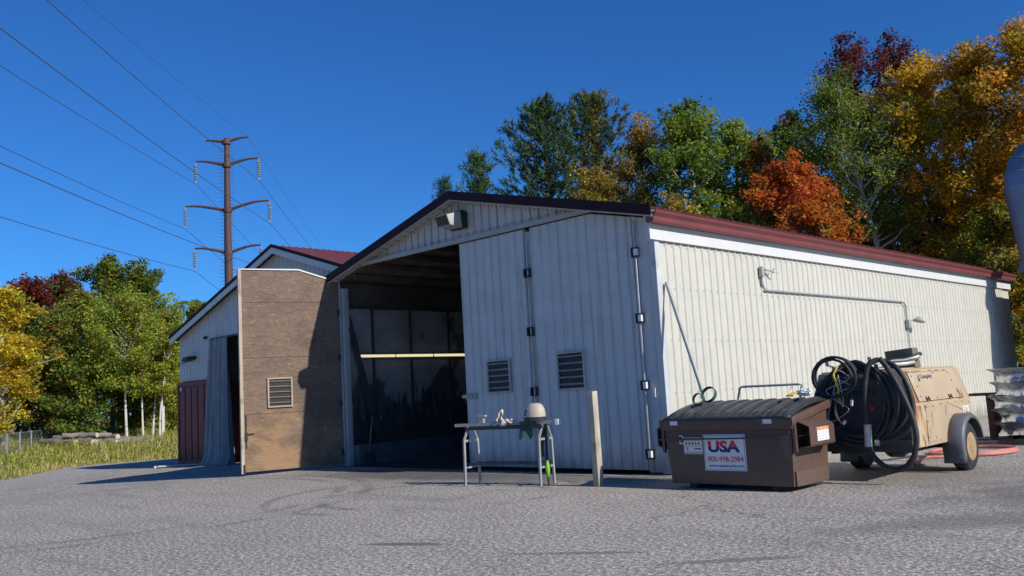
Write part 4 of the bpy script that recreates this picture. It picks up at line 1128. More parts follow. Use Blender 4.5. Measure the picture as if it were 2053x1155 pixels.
h4r = thing('air_hose', (3.830, -.2, .55), 'black hose curving over the right rear corner to a metal fitting', 'hose', 'hoses hung on the compressor')
MB().tube(P, .035, 10).build('hose', M['rubber'], h4r, smooth=True)
MB().tube([(3.630, -.24, .55), (3.570, -.25, .55)], .045, 10).build('coupling', M['galv'], h4r, smooth=True)
P = smooth_path([(3.150, -.20, 1.62), (3.290, -.24, 1.40), (3.300, -.26, 1.10), (3.230, -.26, .90), (3.110, -.27, .78), (2.930, -.28, .74), (2.750, -.25, .86), (2.630, -.2, 1.1)], 6)
h5r = thing('air_hose', (3.030, -.26, .74), 'thin black air line looping below the small coil to two pale fittings', 'hose', 'hoses hung on the compressor')
MB().tube(P, .015, 8).build('hose', M['rubber'], h5r, smooth=True)
for (a, b_) in (((3.302, -.255, 1.14), (3.295, -.26, 1.06)), ((3.190, -.262, .86), (3.150, -.265, .81))): MB().tube([a, b_], .024, 8).build('coupling', M['white'], h5r, smooth=True)
P = smooth_path([(3.130, -.22, 1.62), (3.090, -.29, 1.50), (3.110, -.30, 1.42), (3.140, -.29, 1.30), (3.130, -.28, 1.18), (3.180, -.28, 1.05)], 5)
h6 = MB().tube(P, .014, 6); tag(h6.build('lanyard', M['yellow'], smooth=True), 'yellow lanyard hanging from the left hose hook', 'lanyard')
rc = random.Random(8)
for k, lab in enumerate(('tangled thin grey cable on the left hook, longest of the loops', 'short thin grey cable loop hanging at the left hook')):
    P = smooth_path([(3.14 + rc.uniform(-.1, .1), -.24 - .03 * k, 1.6)] + [(3.10 + rc.uniform(-.16, .22), -.27 - rc.uniform(0, .08), 1.5 - .12 * j - rc.uniform(0, .08)) for j in range(6 - 2 * k)] + [(3.150, -.28, 1.5)], 6)
    tag(MB().tube(P, .007, 6).build('cable', M['conduit'], smooth=True), lab, 'cable', 'cables on the left hook')
# things on top of the compressor
tag(MB().prism([(3.46, .70, 1.546), (3.86, .70, 1.546), (3.84, .70, 1.83), (3.44, .70, 1.80)], (0, .22, 0)).build('brown_box', pmat('brown_card', (.20, .14, .085), .8), bevel=.006), 'brown box sitting on top of the compressor', 'box')
rb = thing('hose_bundle', (3.75, .5, 1.55), 'bundle of grey hose ends and rags on the compressor top', 'hose')
for k in range(4):
    P = smooth_path([(3.50, .16 + .07 * k, 1.58), (3.62, .30 + .08 * k, 1.60 + .02 * k), (3.78, .48 + .06 * k, 1.60 + .025 * k), (3.86 + .02 * k, .66 + .05 * k, 1.62 + .04 * k)], 5)
    MB().tube(P, .028, 8).build('hose_end', (M['conduit'], M['rubber'])[k % 2], rb, smooth=True)

# pink hose on the ground
P = []
for k in range(64):
    a = 2 * math.pi * k / 32
    w_ = 1 + .03 * math.sin(a * 1.5)
    P.append((3.28 + .66 * w_ * math.cos(a + .3), 4.53 + .84 * w_ * math.sin(a + .3), .035 + (.055 if k > 32 else 0) * (.5 + .5 * math.sin(a * .5))))
P += smooth_path([P[-1], (3.3, 3.5, .035), (2.9, 3.1, .035), (3.1, 2.5, .034), (3.2, 2.0, .034)], 6)[1:]
tag(MB().tube(P, .026, 8).build('ground_hose', M['pink'], smooth=True), 'faded pinkish red hose coiled on the asphalt by the trailer wheel', 'hose')

# ------------------------------------------------------------------ silver wrapped stack and stand at the right
for k in range(5):
    z0 = .16 + k * .255
    def layer(u, v_, z0=z0, k=k):
        a = 2 * math.pi * u
        # rounded-rectangle plan, pinched waists between bundles
        hx, hy = 1.30, 1.10
        ca, sa = math.cos(a), math.sin(a)
        s_ = (abs(ca) ** 5 + abs(sa) ** 5) ** (-.2)
        wv = .13 * (v_ ** 3) - .05 * math.sin(math.pi * v_) + .03 * math.sin(9 * a + 2.1 * k + 3 * v_) * (1 - .5 * v_) + .018 * abs(math.sin(23 * a + k + 4 * v_)) + .010 * math.sin(61 * a + 2 * k)
        return (4.40 + hx * ca * s_ * (1 + 0) + wv * ca + .03 * math.sin(k * 2.3), 7.40 + hy * sa * s_ + wv * sa, z0 + .25 * v_ + .015 * math.sin(11 * a + k))
    mb = MB().grid(layer, 180, 9)
    nv = len(mb.v)
    mb.f.append(tuple(range(180))); mb.f.append(tuple(nv - 181 + i for i in range(180)))
    lab = ('bottom', 'second from bottom', 'middle', 'second from top', 'topmost')[k]
    o = mb.build('wrapped_bundle', M['foil'], smooth=True, ang=70)
    tag(o, 'silver wrapped bundle, %s of the five stacked at the right edge' % lab, 'bundle', 'silver wrapped bundles')
pl_ = thing('pallet', (4.4, 7.4, 0), 'dark timber pallet under the silver wrapped stack', 'pallet')
for y in (6.35, 7.35, 8.35): MB().box(3.15, 5.7, y, y + .1, .0, .10).build('bearer', M['pallet'], pl_)
for x in (3.15, 3.6, 4.1, 4.6, 5.1): MB().box(x, x + .3, 6.30, 8.5, .101, .135).build('board', M['dark'], pl_)
sd_ = thing('steel_stand', (2.75, 7.6, 0), 'dark rusty steel stand with a flat top plate beside the silver stack', 'stand')
MB().box(2.66, 2.80, 7.55, 7.66, .025, .90).build('column', M['weather_steel'], sd_, bevel=.008)
MB().box(2.38, 3.02, 7.40, 7.80, .901, .955).build('top_plate', M['weather_steel'], sd_, bevel=.006)
MB().box(2.45, 3.0, 7.35, 7.9, .0, .024).build('base_plate', M['weather_steel'], sd_)
br_ = MB(); br_.prism([(2.81, 7.60, .12), (3.0, 7.60, .20), (3.05, 7.60, .45), (2.95, 7.60, .62), (2.81, 7.60, .70)], (0, .05, 0)); br_.build('curved_bracket', M['weather_steel'], sd_)
cr = thing('scrap_crate', (2.3, 6.4, 0), 'low rusty crate with bent pale pipe beside the trailer drawbar', 'crate')
MB().box(2.0, 2.62, 6.1, 6.7, .0, .60).build('crate_body', M['weather_steel'], cr, bevel=.01)
MB().tube(smooth_path([(2.1, 6.05, .72), (2.35, 6.0, .66), (2.5, 6.0, .5), (2.55, 6.0, .3), (2.6, 6.0, .05)], 5), .05, 10).build('bent_pipe', M['galv'], cr, smooth=True)
MB().box(2.1, 2.55, 6.15, 6.6, .601, .68).build('crate_top', RUST, cr)

# ------------------------------------------------------------------ dust collector and duct at the far end
dc = thing('dust_collector', (3.2, 20, 0), 'tall dark dust collector with segmented blue grey elbow duct at building end', 'dust collector')
MB().box(1.05, 4.6, 17.75, 22.5, .0, 4.35).build('collector_body', M['panel_dark'], dc, bevel=.02)
MB().lathe((1.42, 18.12, 4.35), (0, 0, 1), [(.62, 0), (.50, .35), (.50, .45), (.62, 1.6), (.70, 2.55), (.70, 2.60)], 28).build('duct_riser', M['duct'], dc, smooth=True)
ed = V(.80, .60, 0)
rbend = 1.15; cpt = V(1.42, 18.12, 6.95) + ed * rbend
prev = None
for k in range(6):
    a0, a1 = math.pi - k * math.pi / 12, math.pi - (k + 1) * math.pi / 12
    s_ = MB()
    P0 = cpt + ed * (rbend * math.cos(a0)) + EZ * (rbend * math.sin(a0)); P1 = cpt + ed * (rbend * math.cos(a1)) + EZ * (rbend * math.sin(a1))
    n_ = 24
    for (pc, a) in ((P0, a0), (P1, a1)):
        rad = ed * math.cos(a) + EZ * math.sin(a); oth = V(ed.y, -ed.x, 0)
        for j in range(n_):
            b_ = 2 * math.pi * j / n_
            s_.v.append(tuple(pc + rad * .70 * math.cos(b_) + oth * .70 * math.sin(b_)))
    s_.f = [(j, (j + 1) % n_, n_ + (j + 1) % n_, n_ + j) for j in range(n_)]
    s_.build('elbow_gore', M['duct'], dc, smooth=True)
    rad = ed * math.cos(a1) + EZ * math.sin(a1); oth = V(ed.y, -ed.x, 0)
    MB().tube([P1 + rad * .705 * math.cos(2 * math.pi * j / n_) + oth * .705 * math.sin(2 * math.pi * j / n_) for j in range(n_)], .016, 6, closed=True).build('seam_band', M['duct'], dc, smooth=True)
Pe = cpt + EZ * rbend
MB().tube([Pe, Pe + ed * 3.0], .70, 24).build('duct_run', M['duct'], dc, smooth=True)
MB().box(1.55, 1.85, 17.42, 17.46, 6.2, 6.75).build('tape_patch', M['blue_tape'], dc)

# ------------------------------------------------------------------ odds and ends by the shed
wb = thing('pale_board', (-18.7, .5, -.2), 'pale board lying on the asphalt before the container', 'board')
MB().obox((-18.75, .45, gz(-18.75) + .035), V(.55, .85, -.01).normalized() * .85, V(.84, -.54, 0) * .09, EZ * .022).build('plank', M['pale_board'], wb, bevel=.006)
MB().lathe((-19.25, -.33, gz(-19.25, -.33)), (0, 0, 1), [(.02, .0), (.045, .02), (.05, .05), (.03, .09), (.01, .10)], 12).build('end_knob', M['pale_board'], wb, smooth=True)
tb = thing('trash_barrel', (-20.8, 1.5, -.26), 'dark plastic bin squeezed beside the red container', 'bin')
MB().lathe((-20.72, 1.5, gz(-20.7)), (0, 0, 1), [(.24, 0), (.27, .05), (.30, 1.25), (.32, 1.3)], 20).build('bin_body', M['dark'], tb, smooth=True)
MB().lathe((-20.72, 1.5, gz(-20.7) + 1.301), (0, 0, 1), [(.33, 0), (.33, .05), (.2, .10), (.02, .11)], 20).build('bin_lid', M['dark'], tb, smooth=True)
sl_ = thing('arm_light', (-19.4, .9, 3.2), 'small dark arm light fixed on the shed wall above the container', 'light')
MB().tube([(-20.1, SY - .05, 3.10), (-19.5, SY - .06, 3.18)], .012, 6).build('cable', M['dark'], sl_, smooth=True)
MB().prism([(-19.55, SY - .30, 3.14), (-19.05, SY - .30, 3.20), (-19.05, SY - .30, 3.30), (-19.45, SY - .30, 3.28)], (0, .28, 0)).build('lamp_head', M['dark'], sl_, bevel=.01)
vb = MB().lathe((-18.33, SY - .02, 3.84), (0, -1, 0), [(.05, 0), (.05, .08), (.03, .1)], 12)
tag(vb.build('wall_vent', M['dark'], smooth=True), 'tiny round dark vent on the shed wall near the tarp', 'vent')

# ------------------------------------------------------------------ transmission tower and lines
TX, TY = -57.61, 22.47
LD = V(-.74896, .66262, 0); AD = V(.66262, .74896, 0)
tw = thing('transmission_tower', (TX, TY, -.5), 'rust brown steel transmission pole with four pairs of curved arms', 'tower')
def tpt(s_, z, d=0): return V(TX, TY, z) + AD * s_ + LD * d
MB().tube([tpt(.08, -.6), tpt(.06, 8), tpt(.03, 16), tpt(.08, 23.8)], [.48, .38, .29, .20], 16).build('pole', M['weather_steel'], tw, smooth=True)
arms = [(23.45, -1.62, 23.66, 1.82, 23.84), (21.5, -2.46, 21.92, 2.64, 22.02), (17.7, -3.34, 18.18, 3.44, 18.40), (14.15, -2.64, 14.66, 2.68, 14.72)]
for (zj, sl0, zl, sr0, zr) in arms:
    for (s_, z) in ((sl0, zl), (sr0, zr)):
        MB().tube(smooth_path([tpt(.05, zj), tpt(s_ * .35, zj + (z - zj) * .55), tpt(s_ * .7, zj + (z - zj) * .95), tpt(s_, z)], 5), [.15 - .08 * k / 15 for k in range(16)], 8).build('arm', M['weather_steel'], tw, smooth=True)
    MB().lathe(tpt(.05, zj - .18), (0, 0, 1), [(.34, 0), (.36, .05), (.36, .3), (.34, .36)], 14).build('collar', M['weather_steel'], tw)
for (zj, sl0, zl, sr0, zr) in arms[1:]:
    for (s_, z) in ((sl0, zl), (sr0, zr)):
        pr = [(.03, .0), (.03, .30)]
        for k in range(9):
            h = .30 + .145 * k
            pr += [(.06, h), (.17, h + .03), (.17, h + .06), (.06, h + .085)]
        pr += [(.03, 1.62), (.05, 1.80)]
        MB().lathe(tpt(s_, z), (0, 0, -1), pr, 10).build('insulator', M['insul'], tw)
pg = MB()
for k in range(56):
    z = 6.5 + .3 * k
    for sgn in (-1, 1): pg.bar(tpt(sgn * .25, z), tpt(sgn * .62, z), .025)
tag(pg.build('climbing_peg', M['weather_steel'], tw), None, kind='stuff')

# logical wires, each its own span in both directions
wires = [(2.64, 20.15, .0765, -.055, .021, 'upper right conductor wire strung from the tower'), (3.44, 16.5, .066, -.05, .021, 'middle right conductor wire strung from the tower'),
         (-2.46, 20.05, .080, -.09, .021, 'upper left conductor wire strung from the tower'), (-3.34, 16.3, .067, -.075, .021, 'middle left conductor wire strung from the tower'),
         (2.68, 12.9, .079, -.075, .021, 'lower right conductor wire strung from the tower'), (-2.64, 12.8, .074, -.09, .021, 'lower left conductor wire strung from the tower'),
         (1.82, 23.84, .1175, -.0715, .012, 'thin shield wire at the very top of the tower')]
for (s_, z, an, af, r_, lab) in wires:
    P = []
    for k in range(-40, 41):
        u = k * 3.5
        zz = z + 4.3e-4 * u * u + (an * u if u < 0 else af * u)
        P.append(tpt(s_, zz, u))
    tag(MB().tube(P, r_, 6).build('power_line', M['wire'], smooth=True), lab, 'wire', 'power lines')

# ------------------------------------------------------------------ chain-link fence
fA, fB = V(-29.6, -3.3, 0), V(-58, 11.5, 0)
FD = (fB - fA); FL = FD.length; FDn = FD.normalized()
fe = thing('chain_link_fence', tuple(fA + V(0, 0, -.5)), 'low grey chain link fence running through the weeds', 'fence')
nps = 13
for k in range(nps):
    p = fA + FDn * (FL * k / (nps - 1))
    MB().tube([(p.x, p.y, -.9), (p.x, p.y, 1.0)], .045, 8).build('post', M['galv'], fe, smooth=True)
MB().tube([fA + V(0, 0, .96), fB + V(0, 0, .96)], .022, 6).build('top_rail', M['galv'], fe, smooth=True)
lk = MB(); nn = int(FL / .13)
for k in range(nn):
    a = fA + FDn * (k * .13)
    for sgn in (-1, 1):
        b_ = a + FDn * (1.6 * .45 * sgn)
        p, q = a + V(0, 0, -.5), b_ + V(0, 0, .95)
        w_ = FDn * .010
        lk.add([p - w_, p + w_, q + w_, q - w_], [(0, 1, 2, 3)])
tag(lk.build('chain_mesh', M['galv'], fe), None, kind='stuff')

# ------------------------------------------------------------------ cut logs
rl = random.Random(11)
LOGS = [((-38.6, 7.95, .10), (-40.6, 6.1, .16), .26, 'thick pale log nearest the shed with its round cut end showing'),
        ((-39.3, 7.3, .12), (-40.2, 5.6, .20), .18, 'log lying just left of the thick pale log'),
        ((-39.3, 6.4, .42), (-41.2, 5.9, .34), .15, 'short grey log in the middle of the log pile'),
        ((-39.1, 6.3, .12), (-41.3, 5.3, .20), .22, 'grey log at the foot of the log pile middle'),
        ((-39.9, 6.3, .50), (-40.9, 4.2, .66), .13, 'slim log lying on top of the log pile'),
        ((-39.3, 5.2, .18), (-41.9, 4.6, .26), .24, 'mossy log toward the fence end of the log pile'),
        ((-39.7, 5.5, .58), (-42.1, 4.2, .52), .14, 'pale thin log at the back of the log pile'),
        ((-39.6, 4.4, .26), (-42.6, 3.7, .36), .17, 'long thin pole log nearest the chain link fence')]
for (a, b_, r_, lab) in LOGS:
    root = thing('cut_log', tuple((V(a) + V(b_)) / 2 - V(0, 0, r_)), lab, 'log', 'logs in the pile')
    a, b_ = V(a), V(b_); d = b_ - a
    P = [a + d * (k / 6) + V(0, 0, .03 * math.sin(k * 2.1)) for k in range(7)]
    MB().tube(P, [r_ * (1 + rl.uniform(-.08, .08)) for _ in P], 12).build('bark', M['log'], root, smooth=True)
    dn = d.normalized()
    MB().lathe(a - dn * .004, -dn, [(r_ * .86, 0), (r_ * .82, .006)], 14).build('cut_end', M['log_end'], root)

# ------------------------------------------------------------------ foliage
def mk_leaf(name, trans=.35, rough=.6):
    m = bpy.data.materials.new(name); t = NT(m)
    at = t.n('ShaderNodeAttribute'); at.attribute_name = 'col'
    d = t.n('ShaderNodeBsdfPrincipled'); t.l(at.outputs['Color'], d.inputs['Base Color']); d.inputs['Roughness'].default_value = rough
    d.inputs['Specular IOR Level'].default_value = .25
    tr_ = t.n('ShaderNodeBsdfTranslucent'); t.l(at.outputs['Color'], tr_.inputs['Color'])
    mx = t.n('ShaderNodeMixShader'); mx.inputs[0].default_value = trans
    t.l(d.outputs[0], mx.inputs[1]); t.l(tr_.outputs[0], mx.inputs[2])
    o = t.n('ShaderNodeOutputMaterial'); t.l(mx.outputs[0], o.inputs[0])
    return m
LEAF = mk_leaf('leaf', .48); NEEDLE = mk_leaf('needle', .15, .5); BLADE = mk_leaf('grass_blade', .3)
BARK = pmat('grey_brown_bark', (.10, .083, .068), .9, var=.3, scale=5, bump=.6, bscale=18)
BIRCH = pmat('white_birch_bark', (.58, .55, .49), .8, var=.1, layers=[((.06, .05, .045), (2, 2, 9), .60, .68, .8)])
ASPEN = pmat('pale_aspen_bark', (.42, .40, .33), .8, var=.15, layers=[((.07, .06, .05), (2, 2, 7), .60, .70, .8)])

def leaf_quads(cen, size, rng, asp=.62, up=.35):
    n = len(cen)
    nrm = rng.normal(size=(n, 3)); nrm[:, 2] = np.abs(nrm[:, 2]) + up
    nrm /= np.linalg.norm(nrm, axis=1)[:, None]
    a = np.cross(nrm, rng.normal(size=(n, 3))); a /= np.linalg.norm(a, axis=1)[:, None]
    b = np.cross(nrm, a)
    s = (size * rng.uniform(.65, 1.3, n))[:, None]
    q = np.stack([cen - a * s, cen - b * s * asp + nrm * s * .12, cen + a * s, cen + b * s * asp + nrm * s * .12], 1)
    return q.reshape(-1, 3)

def palette(n, clump_id, nclump, cols, wts, rng, jit=.22, cj=.25):
    cols = np.array(cols, float)
    ci = rng.choice(len(cols), size=nclump, p=np.array(wts) / sum(wts))
    base = cols[ci][clump_id]
    mixm = rng.random(n) < .28
    base[mixm] = cols[rng.choice(len(cols), size=mixm.sum(), p=np.array(wts) / sum(wts))]
    cm = (1 + rng.uniform(-cj, cj, nclump))[clump_id]
    return np.clip(base * cm[:, None] * (1 + rng.uniform(-jit, jit, n))[:, None], .004, .9)

def broadleaf(name, label, x, y, ztop, width, cols, wts, seed, z0=None, cb=.25, n=16000, size=.085, bark=BARK, group=None, lean=(0, 0), nb=52, trunk_r=None, fork=0, fill=1.0, shape=1.0):
    rng = np.random.default_rng(seed); rr = random.Random(seed)
    z0 = gz(x) - .1 if z0 is None else z0
    H = ztop - z0
    root = thing(name, (x, y, z0), label, 'tree', group)
    trr = trunk_r or .012 * H + .05
    wood = MB()
    def axis(t_):
        return V(x + lean[0] * t_ * t_ + .10 * width * .25 * math.sin(3.3 * t_ + seed), y + lean[1] * t_ * t_ + .10 * width * .25 * math.sin(2.7 * t_ + 1.3 * seed), z0 + H * .95 * t_)
    wood.tube([axis(k / 12) for k in range(13)], [trr * (1 - .9 * k / 12) for k in range(13)], 8)
    clc, clr = [], []
    for i in range(nb):
        t_ = (i + rr.random()) / nb
        h = cb + (1 - cb) * t_
        env = max(.12, math.sin(math.pi * (.10 + .86 * t_ ** .9)) ** .75) * shape + (1 - shape) * (1.05 - t_)
        Lb = width / 2 * env * rr.choice((.55, .75, .9, 1.0, 1.15, 1.35)) * rr.uniform(.88, 1.12)
        az = i * 2.39996 + rr.uniform(-.5, .5); el = R(rr.uniform(12, 48) + 22 * t_)
        st_ = axis(min(1, h * .95))
        d = V(math.cos(az) * math.cos(el), math.sin(az) * math.cos(el), math.sin(el))
        P = [st_]
        for k in range(1, 5):
            d2 = (d + V(rr.uniform(-.25, .25), rr.uniform(-.25, .25), rr.uniform(-.12, .2))).normalized()
            P.append(P[-1] + d2 * (Lb / 4))
        br_ = trr * (1 - .85 * h) * .45 + .008
        wood.tube(P, [br_ * (1 - .8 * k / 4) for k in range(5)], 5, cap=False)
        for k in (2, 3, 4):
            m_ = 2 if k > 2 else 1
            for _ in range(m_):
                r_ = (.085 * width + .16) * rr.uniform(.5, 1.15) * fill
                off = V(rr.gauss(0, .5), rr.gauss(0, .5), rr.gauss(0, .35)) * r_
                clc.append(P[k] + off); clr.append(r_)
                if rr.random() < .5: wood.tube([P[k - 1], (P[k - 1] + P[k] + off) / 2, P[k] + off], [br_ * .35, br_ * .25, br_ * .1], 4, cap=False)
    for k in range(7):                               # upright leader shoots break the outline
        b0 = axis(rr.uniform(.78, .97)); az = rr.uniform(0, 6.28); l_ = rr.uniform(.5, 1.3)
        e_ = b0 + V(math.cos(az) * width * .16 * rr.random() * 2, math.sin(az) * width * .16 * rr.random() * 2, l_)
        if e_.z > ztop: e_.z = ztop - .5 * rr.random()
        wood.tube([b0, (b0 + e_) / 2 + V(.05, 0, .05), e_], [.022, .015, .006], 4, cap=False)
        for f_ in (.55, .8, 1.0): clc.append(b0 + (e_ - b0) * f_); clr.append(.20 * rr.uniform(.7, 1.2))
    top_ = axis(1)
    for k in range(3):
        clc.append(top_ + V(rr.gauss(0, .2), rr.gauss(0, .2), rr.uniform(-.1, .35))); clr.append(.12 * width * rr.uniform(.6, 1))
    clc = np.array([tuple(c_) for c_ in clc]); clr = np.array(clr); nc = len(clr)
    w = clr ** 2; cid = rng.choice(nc, size=n, p=w / w.sum())
    off = rng.normal(size=(n, 3)); off /= np.linalg.norm(off, axis=1)[:, None]
    rad = rng.random(n) ** .55
    stray = rng.random(n) < .07; rad[stray] *= rng.uniform(1.15, 1.5, stray.sum())
    cen = clc[cid] + off * (rad * clr[cid])[:, None] * np.array([1, 1, .8])
    cen[:, 2] = np.minimum(cen[:, 2], ztop + .3)
    col = palette(n, cid, nc, cols, wts, rng)
    if group == gL: col = np.clip(col * np.array([1.30, 1.22, 1.1]), 0, .85)
    q = leaf_quads(cen, size, rng)
    wood.build('trunk', bark, root, smooth=True)
    np_mesh('crown', q, 4, LEAF, root, np.repeat(col, 4, 0))
    return root

def pine(name, label, x, y, ztop, width, seed, n=16000, cb=.2, group=None, cols=None, wts=None, twin=False):
    rng = np.random.default_rng(seed); rr = random.Random(seed)
    z0 = gz(x) - .1; H = ztop - z0
    cols = cols or [(.045, .10, .032), (.06, .13, .034), (.03, .065, .024)]; wts = wts or [3, 2, 2]
    root = thing(name, (x, y, z0), label, 'tree', group)
    wood = MB(); wood.tube([(x, y, z0), (x + .1, y, z0 + H * .5), (x, y, ztop - .1)], [.014 * H + .05, .008 * H + .03, .012], 8)
    tc, td = [], []
    nb = int(H * (1 - cb) * 7)
    for i in range(nb):
        t_ = (i + rr.random()) / nb
        h = cb + (1 - cb) * t_
        Lb = width / 2 * (max(.08, (1 - t_) ** .62) * rr.uniform(.5, 1.25)) + .15
        az = i * 2.39996 + rr.uniform(-.4, .4)
        st_ = V(x, y, z0 + H * h)
        P = [st_]
        for k in range(1, 6):
            f = k / 5
            P.append(st_ + V(math.cos(az) * Lb * f, math.sin(az) * Lb * f, Lb * (.10 * f + .55 * f * f * rr.uniform(.7, 1.1) + .12 * t_)))
        wood.tube(P, [.05 * (1 - t_) + .012, .03, .02, .016, .012, .006], 5, cap=False)
        for k in range(1, 6):
            for _ in range(4):
                o_ = V(rr.gauss(0, .16), rr.gauss(0, .16), rr.gauss(.05, .10)) * (1 + Lb * .35)
                tc.append(P[k] + o_); dv = (P[k] - P[k - 1]).normalized() + V(rr.gauss(0, .35), rr.gauss(0, .35), rr.uniform(.1, .9))
                td.append(dv.normalized())
    for k in range(10):
        tc.append(V(x + rr.gauss(0, .12), y + rr.gauss(0, .12), ztop - rr.uniform(0, .9))); td.append(V(rr.gauss(0, .2), rr.gauss(0, .2), 1).normalized())
    tc = np.array([tuple(c_) for c_ in tc]); td = np.array([tuple(c_) for c_ in td]); nc = len(tc)
    cid = rng.integers(0, nc, n)
    base = tc[cid] + td[cid] * rng.uniform(-.22, .22, n)[:, None]
    dr = td[cid] * .75 + rng.normal(size=(n, 3)) * .55; dr /= np.linalg.norm(dr, axis=1)[:, None]
    sd = np.cross(dr, rng.normal(size=(n, 3))); sd /= np.linalg.norm(sd, axis=1)[:, None]
    ln = rng.uniform(.14, .30, n)[:, None]; wd = .020
    q = np.stack([base - sd * wd, base + sd * wd, base + dr * ln + sd * wd * .4, base + dr * ln - sd * wd * .4], 1).reshape(-1, 3)
    col = palette(n, cid, nc, cols, wts, rng)
    wood.build('trunk', BARK, root, smooth=True)
    np_mesh('crown', q, 4, NEEDLE, root, np.repeat(col, 4, 0))
    return root

GREEN = (.165, .25, .040); DGREEN = (.095, .145, .028); YGREEN = (.31, .37, .050); OLIVE = (.26, .245, .044)
GOLD = (.72, .43, .025); ORANGE = (.56, .23, .025); AMBER = (.56, .35, .035); REDOR = (.60, .15, .03); RED = (.42, .06, .03)
DRED = (.18, .045, .03); TAN = (.32, .20, .055); YEL = (.58, .45, .035)
gB = 'trees behind the building'; gL = 'trees beyond the weedy verge'

pine('pine_tree', 'small bright green pine top peeking above the gable ridge', -28.8, 23.5, 15.7, 4.6, 1, 14000, .35, gB, [(.07, .15, .032), (.05, .11, .03), (.14, .18, .04)], [3, 2, 1])
pine('pine_tree', 'tiny pine tip showing left of the ridge', -32.4, 24.0, 15.0, 3.0, 2, 6000, .45, gB)
pine('pine_tree', 'large dark pine left of the twin topped pine', -22.0, 22.0, 16.4, 9.5, 3, 42000, .3, gB, [(.045, .10, .034), (.07, .14, .036), (.21, .17, .03), (.03, .065, .024)], [4, 3, 1, 2])
pine('pine_tree', 'taller pine with yellowing needles beside the tan birch', -20.8, 24.8, 17.3, 8.5, 4, 38000, .3, gB, [(.055, .11, .034), (.26, .18, .032), (.16, .155, .032), (.035, .07, .024)], [3, 2, 2, 2])
broadleaf('birch_tree', 'thin tan leaved birch between the pines and the green poplar', -16.9, 23.3, 15.5, 5.0, [TAN, AMBER, OLIVE, (.24, .12, .06)], [4, 3, 3, 1], 5, cb=.3, n=20000, size=.07, bark=ASPEN, group=gB)
broadleaf('birch_tree', 'amber brown birch low at the roofline behind the pines', -17.6, 20.8, 12.4, 4.8, [AMBER, OLIVE, TAN], [3, 3, 2], 6, cb=.3, n=17000, size=.075, bark=ASPEN, group=gB)
broadleaf('poplar_tree', 'full green poplar right of the tan birch', -14.1, 23.9, 15.7, 5.2, [GREEN, YGREEN, DGREEN], [4, 3, 3], 7, cb=.3, n=25000, size=.09, bark=ASPEN, group=gB)
broadleaf('poplar_tree', 'lighter green poplar with an upright tip left of the red maple', -13.2, 26.6, 14.9, 5.0, [GREEN, YGREEN, YGREEN, DGREEN], [3, 3, 2, 2], 8, cb=.3, n=22000, size=.085, bark=ASPEN, group=gB)
broadleaf('maple_tree', 'orange red maple glowing above the middle of the gutter', -8.1, 21.4, 11.0, 3.7, [REDOR, ORANGE, RED, (.50, .17, .04)], [5, 3, 2, 3], 9, cb=.3, n=13500, size=.08, group=gB, nb=40)
broadleaf('maple_tree', 'slim rust red maple rising behind the orange red one', -11.5, 25.5, 13.5, 2.9, [REDOR, (.25, .09, .025), OLIVE, AMBER], [4, 3, 3, 2], 10, cb=.35, n=10000, size=.075, group=gB)
broadleaf('maple_tree', 'lower orange maple tucked right of the orange red one', -6.9, 22.2, 9.4, 3.0, [REDOR, ORANGE, (.50, .17, .04), OLIVE], [4, 3, 3, 2], 27, cb=.3, n=7000, size=.08, group=gB)
broadleaf('young_tree', 'dull green sapling in front of the orange red maple', -9.6, 20.7, 8.6, 2.6, [OLIVE, GREEN, (.30, .13, .03)], [3, 3, 2], 28, cb=.3, n=8000, size=.075, bark=ASPEN, group=gB)
broadleaf('oak_tree', 'dark green oak behind the maple and the white birch', -13.0, 32.0, 16.2, 5.6, [DGREEN, GREEN, OLIVE], [4, 3, 1], 11, cb=.25, n=18000, size=.10, group=gB)
broadleaf('birch_tree', 'tall green birch with leaning white trunk', -6.5, 26.9, 15.2, 6.0, [GREEN, OLIVE, DGREEN, YGREEN], [4, 3, 3, 2], 12, cb=.50, n=24000, size=.065, bark=BIRCH, group=gB, lean=(-1.8, -.8), trunk_r=.19)
broadleaf('oak_tree', 'dark maroon oak at the top, left of the golden maples', -10.2, 33.8, 20.4, 6.0, [DRED, (.15, .035, .03), (.07, .03, .02)], [4, 3, 2], 13, cb=.35, n=15000, size=.085, group=gB, fill=.85)
broadleaf('oak_tree', 'dark maroon oak directly behind the golden maple', -8.4, 35.5, 20.4, 6.0, [DRED, (.15, .035, .03), (.09, .04, .025)], [4, 3, 2], 14, cb=.35, n=13000, size=.085, group=gB, fill=.85)
broadleaf('maple_tree', 'bright golden maple above the right half of the gutter', -4.9, 28.3, 15.9, 5.6, [GOLD, YEL, AMBER, ORANGE], [5, 3, 2, 1], 15, cb=.28, n=25000, size=.085, group=gB, trunk_r=.18)
broadleaf('maple_tree', 'amber maple between the bright golden maple and the right edge', -2.7, 28.4, 16.0, 5.2, [AMBER, GOLD, OLIVE, ORANGE], [4, 3, 3, 1], 16, cb=.25, n=22000, size=.08, group=gB, trunk_r=.18)
broadleaf('maple_tree', 'orange gold maple at the far right edge above the duct', -.5, 27.4, 15.8, 5.4, [GOLD, AMBER, ORANGE, OLIVE], [3, 4, 2, 2], 17, cb=.25, n=22000, size=.085, group=gB, trunk_r=.18)
broadleaf('young_tree', 'low yellow sapling right of the gable end', -11.6, 18.2, 9.6, 3.0, [YEL, AMBER, OLIVE], [3, 3, 3], 18, cb=.3, n=11000, size=.08, bark=ASPEN, group=gB)
broadleaf('young_tree', 'yellow green sapling under the green poplars', -10.2, 20.6, 9.2, 3.2, [YGREEN, GREEN, YEL], [4, 3, 1], 19, cb=.3, n=11000, size=.08, bark=BIRCH, group=gB)
